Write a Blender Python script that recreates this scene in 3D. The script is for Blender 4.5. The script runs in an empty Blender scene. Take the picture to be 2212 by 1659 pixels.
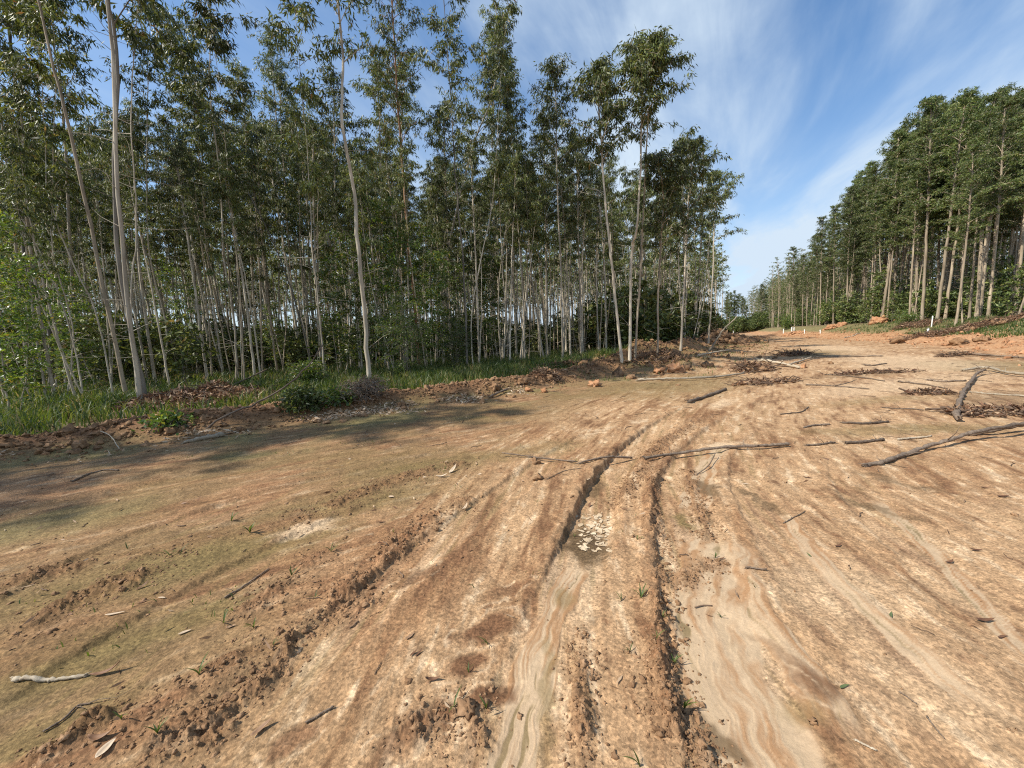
import bpy, math, random
import numpy as np
S = bpy.context.scene
COL = S.collection

# ------------------------------------------------------------------ camera, sky, sun, exposure
PW, PH, FPX, CAMH = 2212.0, 1659.0, 831.0, 1.5
PITCH, ROLL = math.radians(6.8), math.radians(2.3)
_F = np.array([0, math.cos(PITCH), -math.sin(PITCH)])
_R0 = np.array([1.0, 0, 0]); _U0 = np.array([0, math.sin(PITCH), math.cos(PITCH)])
_R = math.cos(ROLL)*_R0 - math.sin(ROLL)*_U0
_U = math.cos(ROLL)*_U0 + math.sin(ROLL)*_R0
CAM = np.array([0, 0, CAMH])
cd = bpy.data.cameras.new('camera'); cam = bpy.data.objects.new('camera', cd); COL.objects.link(cam)
cd.sensor_width = 36; cd.lens = FPX/PW*36; cd.clip_start = 0.05; cd.clip_end = 3000
from mathutils import Matrix, Vector
cam.matrix_world = Matrix(((_R[0], _U[0], -_F[0], CAM[0]), (_R[1], _U[1], -_F[1], CAM[1]), (_R[2], _U[2], -_F[2], CAM[2]), (0, 0, 0, 1)))
S.camera = cam

SUN_EL = math.radians(49)
SUN_AZ = math.atan2(-0.95, -0.31)            # direction towards the sun, measured from +Y to +X
sunv = Vector((math.sin(SUN_AZ)*math.cos(SUN_EL), math.cos(SUN_AZ)*math.cos(SUN_EL), math.sin(SUN_EL)))
sl = bpy.data.lights.new('sun', 'SUN'); sl.energy = 5.0; sl.angle = math.radians(0.53); sl.color = (1.0, 0.94, 0.84)
so = bpy.data.objects.new('sun', sl); COL.objects.link(so); so.rotation_euler = (-sunv).to_track_quat('-Z', 'Y').to_euler()

W = bpy.data.worlds.new('World'); S.world = W; W.use_nodes = True
nt = W.node_tree; nt.nodes.clear()
def N(t, **k):
    n = nt.nodes.new(t)
    for a, b in k.items(): setattr(n, a, b)
    return n
def L(a, b): nt.links.new(a, b)
out = N('ShaderNodeOutputWorld'); bg = N('ShaderNodeBackground'); bg.inputs[1].default_value = 0.095
sky = N('ShaderNodeTexSky', sky_type='NISHITA', sun_disc=False)
sky.sun_elevation = SUN_EL; sky.sun_rotation = SUN_AZ; sky.air_density = 1.0; sky.dust_density = 0.4; sky.ozone_density = 2.0
tc = N('ShaderNodeTexCoord'); sep = N('ShaderNodeSeparateXYZ'); L(tc.outputs['Generated'], sep.inputs[0])
zc = N('ShaderNodeMath', operation='MAXIMUM'); L(sep.outputs[2], zc.inputs[0]); zc.inputs[1].default_value = 0.02
za = N('ShaderNodeMath', operation='ADD'); L(zc.outputs[0], za.inputs[0]); za.inputs[1].default_value = 0.10
dx = N('ShaderNodeMath', operation='DIVIDE'); L(sep.outputs[0], dx.inputs[0]); L(za.outputs[0], dx.inputs[1])
dy = N('ShaderNodeMath', operation='DIVIDE'); L(sep.outputs[1], dy.inputs[0]); L(za.outputs[0], dy.inputs[1])
cmb = N('ShaderNodeCombineXYZ'); L(dx.outputs[0], cmb.inputs[0]); L(dy.outputs[0], cmb.inputs[1])
mp0 = N('ShaderNodeMapping'); mp0.inputs['Rotation'].default_value = (0, 0, math.radians(27)); L(cmb.outputs[0], mp0.inputs[0])
mp = N('ShaderNodeMapping'); mp.inputs['Scale'].default_value = (1.0, 0.34, 1); mp.inputs['Location'].default_value = (0.35, 0.2, 0)
L(mp0.outputs[0], mp.inputs[0])
n1 = N('ShaderNodeTexNoise'); n1.inputs['Scale'].default_value = 1.5; n1.inputs['Detail'].default_value = 8; n1.inputs['Roughness'].default_value = 0.52; n1.inputs['Distortion'].default_value = 0.5
L(mp.outputs[0], n1.inputs['Vector'])
r1 = N('ShaderNodeMapRange', interpolation_type='SMOOTHSTEP'); r1.inputs[1].default_value = 0.32; r1.inputs[2].default_value = 0.62; L(n1.outputs[0], r1.inputs[0])
mp2 = N('ShaderNodeMapping'); mp2.inputs['Rotation'].default_value = (0, 0, math.radians(-14)); mp2.inputs['Scale'].default_value = (2.6, 0.8, 1)
L(mp0.outputs[0], mp2.inputs[0])
n2 = N('ShaderNodeTexNoise'); n2.inputs['Scale'].default_value = 1.6; n2.inputs['Detail'].default_value = 9; n2.inputs['Roughness'].default_value = 0.6; n2.inputs['Distortion'].default_value = 0.8
L(mp2.outputs[0], n2.inputs['Vector'])
r2 = N('ShaderNodeMapRange'); r2.inputs[1].default_value = 0.3; r2.inputs[2].default_value = 0.75; r2.inputs[3].default_value = 0.45; L(n2.outputs[0], r2.inputs[0])
cl_ = N('ShaderNodeMapRange', interpolation_type='SMOOTHSTEP'); cl_.inputs[1].default_value = -0.35; cl_.inputs[2].default_value = 0.12; cl_.inputs[3].default_value = 0.30; L(sep.outputs[0], cl_.inputs[0])      # the cirrus thins out towards the left
cm0 = N('ShaderNodeMath', operation='MULTIPLY'); L(r1.outputs[0], cm0.inputs[0]); L(cl_.outputs[0], cm0.inputs[1])
cm = N('ShaderNodeMath', operation='MULTIPLY'); L(cm0.outputs[0], cm.inputs[0]); L(r2.outputs[0], cm.inputs[1])
# the air whitens towards the horizon
hz = N('ShaderNodeMapRange', interpolation_type='SMOOTHSTEP'); hz.inputs[1].default_value = 0.55; hz.inputs[2].default_value = -0.05; hz.inputs[3].default_value = 0.0; hz.inputs[4].default_value = 0.66; L(sep.outputs[2], hz.inputs[0])
cs = N('ShaderNodeMath', operation='MULTIPLY_ADD'); cs.inputs[1].default_value = 1.22; L(cm.outputs[0], cs.inputs[0]); L(hz.outputs[0], cs.inputs[2]); cs.use_clamp = True
hs = N('ShaderNodeHueSaturation'); hs.inputs['Saturation'].default_value = 1.25; hs.inputs['Value'].default_value = 1.48; L(sky.outputs[0], hs.inputs['Color'])
mx = N('ShaderNodeMix', data_type='RGBA'); L(cs.outputs[0], mx.inputs['Factor']); L(hs.outputs[0], mx.inputs[6]); mx.inputs[7].default_value = (5.6, 6.7, 7.9, 1)
L(mx.outputs[2], bg.inputs[0]); L(bg.outputs[0], out.inputs[0])

S.view_settings.view_transform = 'Standard'; S.view_settings.look = 'None'; S.view_settings.gamma = 1.0; S.view_settings.exposure = 0.35
S.render.engine = 'CYCLES'
cy = S.cycles
cy.max_bounces = 7; cy.diffuse_bounces = 4; cy.glossy_bounces = 2; cy.transmission_bounces = 4; cy.transparent_max_bounces = 4
cy.use_denoising = False; cy.filter_width = 1.15; cy.caustics_reflective = False; cy.caustics_refractive = False; cy.sample_clamp_indirect = 6

# ------------------------------------------------------------------ small helpers
def ray(u, v): return _F + _R*((u-PW/2)/FPX) + _U*((PH/2-v)/FPX)
def at(u, v, z=0.0):
    """the point of the level z seen at photo pixel (u, v)"""
    d = ray(u, v); t = (z-CAMH)/d[2]; return CAM + d*t
def at_y(u, v, y):
    d = ray(u, v); return CAM + d*(y/d[1])
def tagit(o, label, cat, group=None, kind=None):
    o['label'] = label; o['category'] = cat
    if group: o['group'] = group
    if kind: o['kind'] = kind
    return o
def sm(e0, e1, x):
    t = np.clip((x-e0)/(e1-e0), 0, 1); return t*t*(3-2*t)

_prm = np.random.RandomState(7).permutation(4096)
_ang = np.random.RandomState(8).rand(4096)*2*np.pi
_gx, _gy = np.cos(_ang), np.sin(_ang)
def pn(x, y, seed=0):
    x = np.asarray(x, float); y = np.asarray(y, float)
    xi = np.floor(x).astype(np.int64); yi = np.floor(y).astype(np.int64); fx = x-xi; fy = y-yi
    def g(ix, iy, dx, dy):
        h = _prm[(_prm[(ix+seed*131) & 4095]+iy) & 4095]; return _gx[h]*dx+_gy[h]*dy
    u = fx*fx*fx*(fx*(fx*6-15)+10); v = fy*fy*fy*(fy*(fy*6-15)+10)
    a = g(xi, yi, fx, fy); b = g(xi+1, yi, fx-1, fy); c = g(xi, yi+1, fx, fy-1); d = g(xi+1, yi+1, fx-1, fy-1)
    return ((a+(b-a)*u)+((c+(d-c)*u)-(a+(b-a)*u))*v)*1.5
def fbm(x, y, octv=4, seed=0, gain=0.5):
    s = 0; a = 1.0; tot = 0
    for i in range(octv):
        s = s+a*pn(x*2**i+i*17.3, y*2**i-i*9.1, seed+i); tot += a; a *= gain
    return s/tot

def catmull(P, n):
    P = np.asarray(P, float); Q = np.vstack([2*P[0]-P[1], P, 2*P[-1]-P[-2]]); o = []
    for i in range(1, len(Q)-2):
        for k in range(n):
            t = k/n
            o.append(0.5*((2*Q[i])+(-Q[i-1]+Q[i+1])*t+(2*Q[i-1]-5*Q[i]+4*Q[i+1]-Q[i+2])*t*t+(-Q[i-1]+3*Q[i]-3*Q[i+1]+Q[i+2])*t**3))
    o.append(P[-1]); return np.array(o)

def polyd(x, y, P):
    """distance to the polyline P, signed (left of its direction +) and arc length"""
    best = np.full(x.shape, 1e18); sg = np.zeros(x.shape); sl_ = np.zeros(x.shape); acc = 0.0
    n = len(P)-1
    for i in range(n):
        a, b = P[i][:2], P[i+1][:2]; d = b-a; l = math.hypot(*d)
        if l < 1e-9: continue
        d = d/l; px = x-a[0]; py = y-a[1]; s = px*d[0]+py*d[1]
        sc = s if False else np.clip(s, 0 if i > 0 else -1e9, l if i < n-1 else 1e9)
        ex = px-d[0]*sc; ey = py-d[1]*sc; q = ex*ex+ey*ey; m = q < best
        best = np.where(m, q, best); sg = np.where(m, np.sign(d[0]*py-d[1]*px), sg); sl_ = np.where(m, acc+sc, sl_); acc += l
    return np.sqrt(best)*sg, sl_, acc

class MB:
    """collects vertices, faces and a few point attributes, links them as ONE mesh object"""
    def __init__(s): s.v = []; s.q = []; s.t = []; s.r = []; s.n = 0; s.mq = []; s.mt = []
    def add(s, v, q=None, t=None, r=None, m=0):
        v = np.asarray(v, float).reshape(-1, 3); s.v.append(v)
        s.r.append(np.zeros(len(v)) if r is None else np.broadcast_to(np.asarray(r, float), (len(v),)).copy())
        if q is not None and len(q): s.q.append(np.asarray(q, np.int64).reshape(-1, 4)+s.n); s.mq.append(np.full(len(s.q[-1]), m))
        if t is not None and len(t): s.t.append(np.asarray(t, np.int64).reshape(-1, 3)+s.n); s.mt.append(np.full(len(s.t[-1]), m))
        s.n += len(v)
    def arrays(s):
        v = np.concatenate(s.v); r = np.concatenate(s.r)
        q = np.concatenate(s.q) if s.q else np.zeros((0, 4), int); t = np.concatenate(s.t) if s.t else np.zeros((0, 3), int)
        mq = np.concatenate(s.mq) if s.mq else np.zeros(0, int); mt = np.concatenate(s.mt) if s.mt else np.zeros(0, int)
        return v, q, t, r, mq, mt
    def mesh(s, name, mats, smooth=False):
        v, q, t, r, mq, mt = s.arrays()
        me = bpy.data.meshes.new(name)
        me.vertices.add(len(v)); me.vertices.foreach_set('co', v.astype(np.float32).ravel())
        nl = len(q)*4+len(t)*3; me.loops.add(nl); me.loops.foreach_set('vertex_index', np.concatenate([q.ravel(), t.ravel()]).astype(np.int32))
        npol = len(q)+len(t); me.polygons.add(npol)
        ls = np.concatenate([np.arange(len(q))*4, len(q)*4+np.arange(len(t))*3]).astype(np.int32)
        me.polygons.foreach_set('loop_start', ls)
        me.polygons.foreach_set('loop_total', np.concatenate([np.full(len(q), 4), np.full(len(t), 3)]).astype(np.int32))
        mats = mats if isinstance(mats, (list, tuple)) else [mats]
        for m in mats: me.materials.append(m)
        if len(mats) > 1: me.polygons.foreach_set('material_index', np.concatenate([mq, mt]).astype(np.int32))
        if smooth: me.polygons.foreach_set('use_smooth', np.ones(npol, bool))
        a = me.attributes.new('rnd', 'FLOAT', 'POINT'); a.data.foreach_set('value', r.astype(np.float32))
        me.update(); me.validate(); return me
    def build(s, name, mats, parent=None, smooth=False):
        o = bpy.data.objects.new(name, s.mesh(name, mats, smooth)); COL.objects.link(o)
        if parent: o.parent = parent
        return o

def tube(mb, P, R, sides=6, m=0, rnd=0.0, knob=0.0, rng=None, cap=True):
    P = np.asarray(P, float); R = np.broadcast_to(np.asarray(R, float), (len(P),)).copy()
    T = np.gradient(P, axis=0); T /= np.linalg.norm(T, axis=1)[:, None]+1e-12
    ref = np.array([0, 0, 1.0]) if abs(T[0][2]) < 0.8 else np.array([1.0, 0, 0])
    A = np.cross(T, ref); A /= np.linalg.norm(A, axis=1)[:, None]+1e-12; B = np.cross(T, A)
    th = np.arange(sides)*2*np.pi/sides
    rr = R[:, None]*np.ones(sides)
    if knob: rr = rr*(1+knob*(rng.rand(len(P), sides)-0.5)*2)
    V = P[:, None, :]+rr[..., None]*(A[:, None, :]*np.cos(th)[None, :, None]+B[:, None, :]*np.sin(th)[None, :, None])
    n = len(P); i = np.arange(n-1)[:, None]*sides; j = np.arange(sides)[None, :]; k = (j+1) % sides
    Q = np.stack([i+j, i+k, i+sides+k, i+sides+j], -1).reshape(-1, 4)
    V = V.reshape(-1, 3); tr = []
    if cap:
        V = np.vstack([V, P[0], P[-1]]); jj = np.arange(sides); kk = (jj+1) % sides
        tr = np.concatenate([np.stack([np.full(sides, n*sides), kk, jj], -1), np.stack([np.full(sides, n*sides+1), (n-1)*sides+jj, (n-1)*sides+kk], -1)])
    mb.add(V, Q, tr, rnd, m)

def nrm(a): return a/(np.linalg.norm(a, axis=-1, keepdims=True)+1e-12)
def leaves(mb, P, D, Ln, Wd, rng, m=0, droop=0.25, rlo=0.0, rhi=1.0):
    """lance-shaped leaves: 6 points each, folded and bent"""
    n = len(P); D = nrm(D); s = nrm(np.cross(D, rng.randn(n, 3))); up = np.cross(s, D)
    Ln = np.broadcast_to(Ln, (n,))[:, None]; Wd = np.broadcast_to(Wd, (n,))[:, None]
    bend = up*(rng.rand(n, 1)-0.5)*2*droop*Ln
    a = P; t = P+D*Ln+bend
    m1 = P+D*Ln*0.38+bend*0.2
    fold = up*Wd*0.16
    b = m1+s*Wd*0.5+fold; c = m1-s*Wd*0.5+fold
    V = np.stack([a, b, t, c], 1).reshape(-1, 3)
    Q = (np.arange(n)*4)[:, None]+np.array([[0, 1, 2, 3]])
    r = np.repeat(rlo+(rhi-rlo)*rng.rand(n), 4)
    mb.add(V, Q, None, r, m)

# ------------------------------------------------------------------ materials
def newmat(name):
    m = bpy.data.materials.new(name); m.use_nodes = True; t = m.node_tree; t.nodes.clear()
    return m, t
class NT:
    def __init__(s, t): s.t = t
    def n(s, typ, **k):
        x = s.t.nodes.new(typ)
        for a, b in k.items(): setattr(x, a, b)
        return x
    def l(s, a, b): s.t.links.new(a, b)
    def ramp(s, src, stops):
        r = s.n('ShaderNodeValToRGB'); e = r.color_ramp.elements
        while len(e) < len(stops): e.new(0.5)
        for k, (p, c) in enumerate(stops): e[k].position = p; e[k].color = (*c, 1)
        s.l(src, r.inputs[0]); return r.outputs[0]

def leaf_mat(name, stops, trans=0.25, rough=0.5, tint=(0.55, 0.62, 0.12), obvar=0.35):
    m, t = newmat(name); g = NT(t)
    at_ = g.n('ShaderNodeAttribute', attribute_name='rnd'); oi = g.n('ShaderNodeObjectInfo')
    c = g.ramp(at_.outputs['Fac'], stops)
    hsv = g.n('ShaderNodeHueSaturation'); g.l(c, hsv.inputs['Color'])
    mr = g.n('ShaderNodeMapRange'); mr.inputs[3].default_value = 1-obvar; mr.inputs[4].default_value = 1+obvar; g.l(oi.outputs['Random'], mr.inputs[0]); g.l(mr.outputs[0], hsv.inputs['Value'])
    p = g.n('ShaderNodeBsdfPrincipled'); g.l(hsv.outputs[0], p.inputs['Base Color']); p.inputs['Roughness'].default_value = rough; p.inputs['Specular IOR Level'].default_value = 0.45
    tr = g.n('ShaderNodeBsdfTranslucent'); mm = g.n('ShaderNodeMix', data_type='RGBA', blend_type='MULTIPLY'); mm.inputs[0].default_value = 0.0
    hs2 = g.n('ShaderNodeHueSaturation'); hs2.inputs['Hue'].default_value = 0.475; hs2.inputs['Saturation'].default_value = 1.15; hs2.inputs['Value'].default_value = 1.7; g.l(hsv.outputs[0], hs2.inputs['Color']); g.l(hs2.outputs[0], tr.inputs[0])
    mix = g.n('ShaderNodeMixShader'); mix.inputs[0].default_value = trans; g.l(p.outputs[0], mix.inputs[1]); g.l(tr.outputs[0], mix.inputs[2])
    o = g.n('ShaderNodeOutputMaterial'); g.l(mix.outputs[0], o.inputs[0]); return m

def bark_mat(name, stops, scale=9.0, squash=0.12, bump=0.3):
    m, t = newmat(name); g = NT(t)
    tc = g.n('ShaderNodeTexCoord'); oi = g.n('ShaderNodeObjectInfo')
    ad = g.n('ShaderNodeVectorMath', operation='ADD'); mlt = g.n('ShaderNodeMath', operation='MULTIPLY'); g.l(oi.outputs['Random'], mlt.inputs[0]); mlt.inputs[1].default_value = 37.0
    g.l(tc.outputs['Object'], ad.inputs[0]); g.l(mlt.outputs[0], ad.inputs[1])
    mp = g.n('ShaderNodeMapping'); mp.inputs['Scale'].default_value = (1, 1, squash); g.l(ad.outputs[0], mp.inputs[0])
    n1 = g.n('ShaderNodeTexNoise'); n1.inputs['Scale'].default_value = scale; n1.inputs['Detail'].default_value = 5; n1.inputs['Roughness'].default_value = 0.65; g.l(mp.outputs[0], n1.inputs['Vector'])
    c = g.ramp(n1.outputs[0], stops)
    n2 = g.n('ShaderNodeTexNoise'); n2.inputs['Scale'].default_value = 0.7; n2.inputs['Detail'].default_value = 4; g.l(ad.outputs[0], n2.inputs['Vector'])
    mr = g.n('ShaderNodeMapRange'); mr.inputs[1].default_value = 0.3; mr.inputs[2].default_value = 0.7; mr.inputs[3].default_value = 0.62; mr.inputs[4].default_value = 1.15; g.l(n2.outputs[0], mr.inputs[0])
    mr2 = g.n('ShaderNodeMapRange'); mr2.inputs[3].default_value = 0.75; mr2.inputs[4].default_value = 1.15; g.l(oi.outputs['Random'], mr2.inputs[0])
    mm = g.n('ShaderNodeMath', operation='MULTIPLY'); g.l(mr.outputs[0], mm.inputs[0]); g.l(mr2.outputs[0], mm.inputs[1])
    hsv = g.n('ShaderNodeHueSaturation'); g.l(c, hsv.inputs['Color']); g.l(mm.outputs[0], hsv.inputs['Value'])
    p = g.n('ShaderNodeBsdfPrincipled'); g.l(hsv.outputs[0], p.inputs['Base Color']); p.inputs['Roughness'].default_value = 0.8; p.inputs['Specular IOR Level'].default_value = 0.25
    if bump:
        b = g.n('ShaderNodeBump'); b.inputs['Strength'].default_value = bump; b.inputs['Distance'].default_value = 0.02; g.l(n1.outputs[0], b.inputs['Height']); g.l(b.outputs[0], p.inputs['Normal'])
    o = g.n('ShaderNodeOutputMaterial'); g.l(p.outputs[0], o.inputs[0]); return m

def plain_mat(name, stops, rough=0.85, scale=0, trans=0.0, bump=0.0):
    """colour from the per-piece random value, or from noise when scale is given"""
    m, t = newmat(name); g = NT(t)
    if scale:
        tc = g.n('ShaderNodeTexCoord'); n1 = g.n('ShaderNodeTexNoise'); n1.inputs['Scale'].default_value = scale; n1.inputs['Detail'].default_value = 6; n1.inputs['Roughness'].default_value = 0.65; g.l(tc.outputs['Object'], n1.inputs['Vector']); src = n1.outputs[0]
    else:
        a = g.n('ShaderNodeAttribute', attribute_name='rnd'); src = a.outputs['Fac']
    c = g.ramp(src, stops)
    p = g.n('ShaderNodeBsdfPrincipled'); g.l(c, p.inputs['Base Color']); p.inputs['Roughness'].default_value = rough; p.inputs['Specular IOR Level'].default_value = 0.3
    if bump and scale:
        b = g.n('ShaderNodeBump'); b.inputs['Strength'].default_value = bump; b.inputs['Distance'].default_value = 0.02; g.l(src, b.inputs['Height']); g.l(b.outputs[0], p.inputs['Normal'])
    o = g.n('ShaderNodeOutputMaterial'); s = p.outputs[0]
    if trans:
        tr = g.n('ShaderNodeBsdfTranslucent'); g.l(c, tr.inputs[0]); mx = g.n('ShaderNodeMixShader'); mx.inputs[0].default_value = trans; g.l(s, mx.inputs[1]); g.l(tr.outputs[0], mx.inputs[2]); s = mx.outputs[0]
    g.l(s, o.inputs[0]); return m

M_LEAF = leaf_mat('gum_leaf', [(0.0, (0.024, 0.035, 0.010)), (0.4, (0.070, 0.095, 0.024)), (0.75, (0.140, 0.172, 0.044)), (0.95, (0.21, 0.23, 0.07)), (1.0, (0.22, 0.13, 0.05))])
M_LEAFR = leaf_mat('dense_leaf', [(0.0, (0.028, 0.048, 0.012)), (0.45, (0.080, 0.118, 0.030)), (0.85, (0.17, 0.21, 0.058)), (1.0, (0.22, 0.20, 0.07))])
M_LEAFX = None
M_LEAFY = leaf_mat('young_leaf', [(0.0, (0.045, 0.085, 0.020)), (0.5, (0.085, 0.145, 0.030)), (0.85, (0.14, 0.20, 0.04)), (1.0, (0.25, 0.20, 0.05))], trans=0.38, rough=0.36)
M_LEAFD = leaf_mat('dark_leaf', [(0.0, (0.018, 0.032, 0.012)), (0.6, (0.035, 0.058, 0.018)), (1.0, (0.06, 0.085, 0.025))], trans=0.2)
M_BARK = bark_mat('pale_bark', [(0.25, (0.24, 0.185, 0.13)), (0.42, (0.47, 0.40, 0.30)), (0.6, (0.60, 0.53, 0.41)), (0.8, (0.66, 0.61, 0.51))])
M_BARKR = bark_mat('tan_bark', [(0.25, (0.20, 0.15, 0.10)), (0.5, (0.43, 0.345, 0.24)), (0.8, (0.57, 0.49, 0.36))])
M_BARKRED = bark_mat('reddish_bark', [(0.25, (0.14, 0.075, 0.04)), (0.5, (0.33, 0.18, 0.095)), (0.8, (0.45, 0.29, 0.17))])
M_BARKD = bark_mat('grey_bark', [(0.25, (0.10, 0.085, 0.065)), (0.5, (0.20, 0.175, 0.14)), (0.8, (0.30, 0.27, 0.22))])
M_STICK = bark_mat('dead_wood', [(0.25, (0.085, 0.06, 0.042)), (0.5, (0.19, 0.14, 0.10)), (0.8, (0.33, 0.26, 0.19))], scale=30, squash=1.0, bump=0.5)
M_STICKP = bark_mat('pale_wood', [(0.25, (0.28, 0.21, 0.14)), (0.5, (0.46, 0.38, 0.27)), (0.8, (0.60, 0.52, 0.40))], scale=24, squash=1.0)
M_GRASS = leaf_mat('grass_blade', [(0.0, (0.030, 0.058, 0.012)), (0.42, (0.075, 0.120, 0.024)), (0.72, (0.16, 0.185, 0.05)), (1.0, (0.34, 0.27, 0.13))], trans=0.35, rough=0.5, obvar=0.0)
M_DEADLEAF = plain_mat('dead_leaf', [(0.0, (0.10, 0.045, 0.025)), (0.4, (0.24, 0.13, 0.07)), (0.75, (0.45, 0.31, 0.19)), (1.0, (0.62, 0.50, 0.36))], rough=0.6, trans=0.12)
M_DEBRIS = plain_mat('brush_debris', [(0.0, (0.085, 0.055, 0.036)), (0.5, (0.19, 0.125, 0.08)), (1.0, (0.32, 0.23, 0.155))], rough=0.8)
M_CLOD = plain_mat('loose_soil', [(0.3, (0.14, 0.076, 0.037)), (0.5, (0.235, 0.135, 0.068)), (0.7, (0.36, 0.22, 0.12))], scale=9, bump=0.8)
M_ORANGE = plain_mat('orange_soil', [(0.3, (0.24, 0.11, 0.05)), (0.5, (0.40, 0.205, 0.10)), (0.7, (0.50, 0.31, 0.18))], scale=4, bump=0.6)
M_FLAKE = plain_mat('dry_mud_flake', [(0.0, (0.42, 0.31, 0.19)), (1.0, (0.58, 0.46, 0.31))], rough=0.9)
M_PEG = plain_mat('white_painted_wood', [(0.3, (0.62, 0.60, 0.55)), (0.6, (0.80, 0.79, 0.75))], rough=0.6, scale=12)

# ------------------------------------------------------------------ the lie of the land
def XY(*p): return [np.array(q, float) for q in p]
def PXL(*p): return [at(u, v)[:2] for u, v in p]
EDGE = XY((-60, -40), (-30, -17), (-18, -3.5), (-13.2, 4.0), (-10.5, 9.6), (-5.4, 13.4), (-2, 16), (2, 18.5), (6, 20.6), (10, 26), (16, 34), (24, 46), (33, 60), (42, 74), (40, 90), (30, 140))     # first trees of the left forest
BERM = XY((-60, -44), (-30, -21), (-15.5, -4.2), (-11, 2.4), (-8.3, 5.9), (-6.5, 7.2), (-4.3, 8.5), (-2.4, 9.6), (-.2, 11.5), (2, 13.7), (4.5, 16.4), (7, 19.5))
MOUND = XY((4.5, 16.5), (8.5, 21), (14, 28), (20, 37), (28, 50), (36, 64))
TOE = XY((4, -16), (10, -4), (16, 8), (21, 15.5), (28, 26), (33, 36), (40, 52), (48, 70), (60, 95), (80, 130), (110, 190), (160, 300))
ROAD = XY((0.2, -40), (0.3, -6), (0.35, 0), (0.5, 2), (1.0, 4.2), (2.4, 7), (5.5, 11.5), (10, 17.5), (17, 26), (27, 38), (38, 54), (50, 78), (58, 110), (60, 160))
def wedge(x, y): return sm(26, 10, np.hypot(x, y))

# wheel ruts: photo pixels of the line where each runs, half width, depth, shoulder heights
RUTS = [
    dict(p=PXL((1105, 1640), (1150, 1500), (1195, 1350), (1240, 1230), (1275, 1140), (1300, 1060), (1345, 990), (1420, 925), (1500, 878), (1590, 830)), w=0.17, d=[.014, .012, .010, .02, .055, .08, .07, .035, .015, .004], sl=.014, sr=.010),
    dict(p=PXL((1640, 1659), (1560, 1420), (1505, 1230), (1478, 1110), (1480, 1030), (1530, 960), (1600, 905), (1700, 850)), w=0.235, d=[.028, .03, .032, .034, .032, .022, .010, .004], sl=.03, sr=.004),
    dict(p=PXL((1760, 1300), (1660, 1130), (1610, 1040), (1620, 980), (1680, 915)), w=0.14, d=[.005, .012, .02, .014, .003], sl=.015, sr=.006),
    dict(p=PXL((2212, 1420), (1980, 1180), (1870, 1080), (1830, 1010), (1850, 930)), w=0.16, d=[.004, .010, .015, .010, .002], sl=.012, sr=.01),
    dict(p=PXL((2212, 1150), (2060, 1040), (1990, 985), (1980, 930)), w=0.15, d=[.005, .01, .012, .004], sl=.012, sr=.008),
    dict(p=PXL((470, 1560), (700, 1380), (860, 1240), (1000, 1130), (1130, 1035), (1240, 960), (1370, 890)), w=0.15, d=[.012, .02, .022, .02, .018, .014, .005], sl=.016, sr=.014),
    dict(p=PXL((0, 1330), (300, 1170), (640, 1060), (900, 1000), (1120, 940)), w=0.22, d=[.02, .022, .02, .016, .008], sl=.012, sr=.02),
    dict(p=PXL((0, 1600), (250, 1420), (520, 1250), (760, 1130), (960, 1050)), w=0.25, d=[.018, .02, .022, .018, .008], sl=.012, sr=.014),
    dict(p=PXL((0, 1120), (300, 1060), (640, 985), (940, 930)), w=0.25, d=[.018, .02, .016, .006], sl=.015, sr=.012),
]
# crumbly rows of clods thrown up beside the wheels: pixels, half width in metres, height
ROWS = [
    (PXL((480, 1530), (590, 1446), (650, 1356), (730, 1318), (800, 1300)), .05, .06),
    (PXL((725, 1290), (820, 1216), (870, 1165), (930, 1120), (1010, 1080)), .08, .05),
    (PXL((0, 1400), (135, 1306), (250, 1262), (350, 1250)), .10, .06), (PXL((0, 1270), (100, 1236), (170, 1222)), .09, .05),
    (PXL((40, 1659), (140, 1600), (225, 1535)), .06, .06), (PXL((330, 1640), (400, 1570), (470, 1590)), .07, .055),
    (PXL((1411, 1010), (1412, 1106), (1428, 1200), (1428, 1321), (1436, 1456), (1466, 1556), (1530, 1659)), .05, .062),
    (PXL((1258, 1380), (1258, 1450), (1254, 1540), (1262, 1650)), .035, .04),
    (PXL((1490, 1010), (1497, 1060), (1515, 1100), (1520, 1150)), .05, .04),
    (PXL((1330, 1080), (1370, 1030), (1400, 985), (1440, 950), (1540, 890)), .07, .04),
    (PXL((880, 1560), (960, 1570), (1010, 1530), (1050, 1590)), .06, .05),
    (PXL((640, 1130), (760, 1075), (880, 1030), (1000, 1000)), .11, .04), (PXL((420, 1180), (330, 1200)), .1, .035),
    (PXL((260, 1580), (420, 1480), (560, 1400)), .08, .03), (PXL((520, 1330), (620, 1250), (700, 1190)), .08, .03),
    (PXL((1480, 1260), (1500, 1225), (1560, 1210)), .05, .025),
]
# tongues of fine silt washed along the tracks: pixels, half width
SILT = [(PXL((1560, 1170), (1540, 1240), (1535, 1330), (1562, 1430), (1606, 1540), (1665, 1680)), .20), (PXL((1240, 1235), (1205, 1310), (1168, 1400), (1138, 1500), (1098, 1680)), .085), (PXL((1590, 1230), (1640, 1330), (1720, 1430), (1800, 1560)), .09), (PXL((1700, 1120), (1770, 1210), (1900, 1340), (2080, 1500)), .06), (PXL((1900, 1090), (2010, 1180), (2212, 1400)), .05), (PXL((1500, 1090), (1520, 1020), (1560, 960)), .12)]
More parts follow.
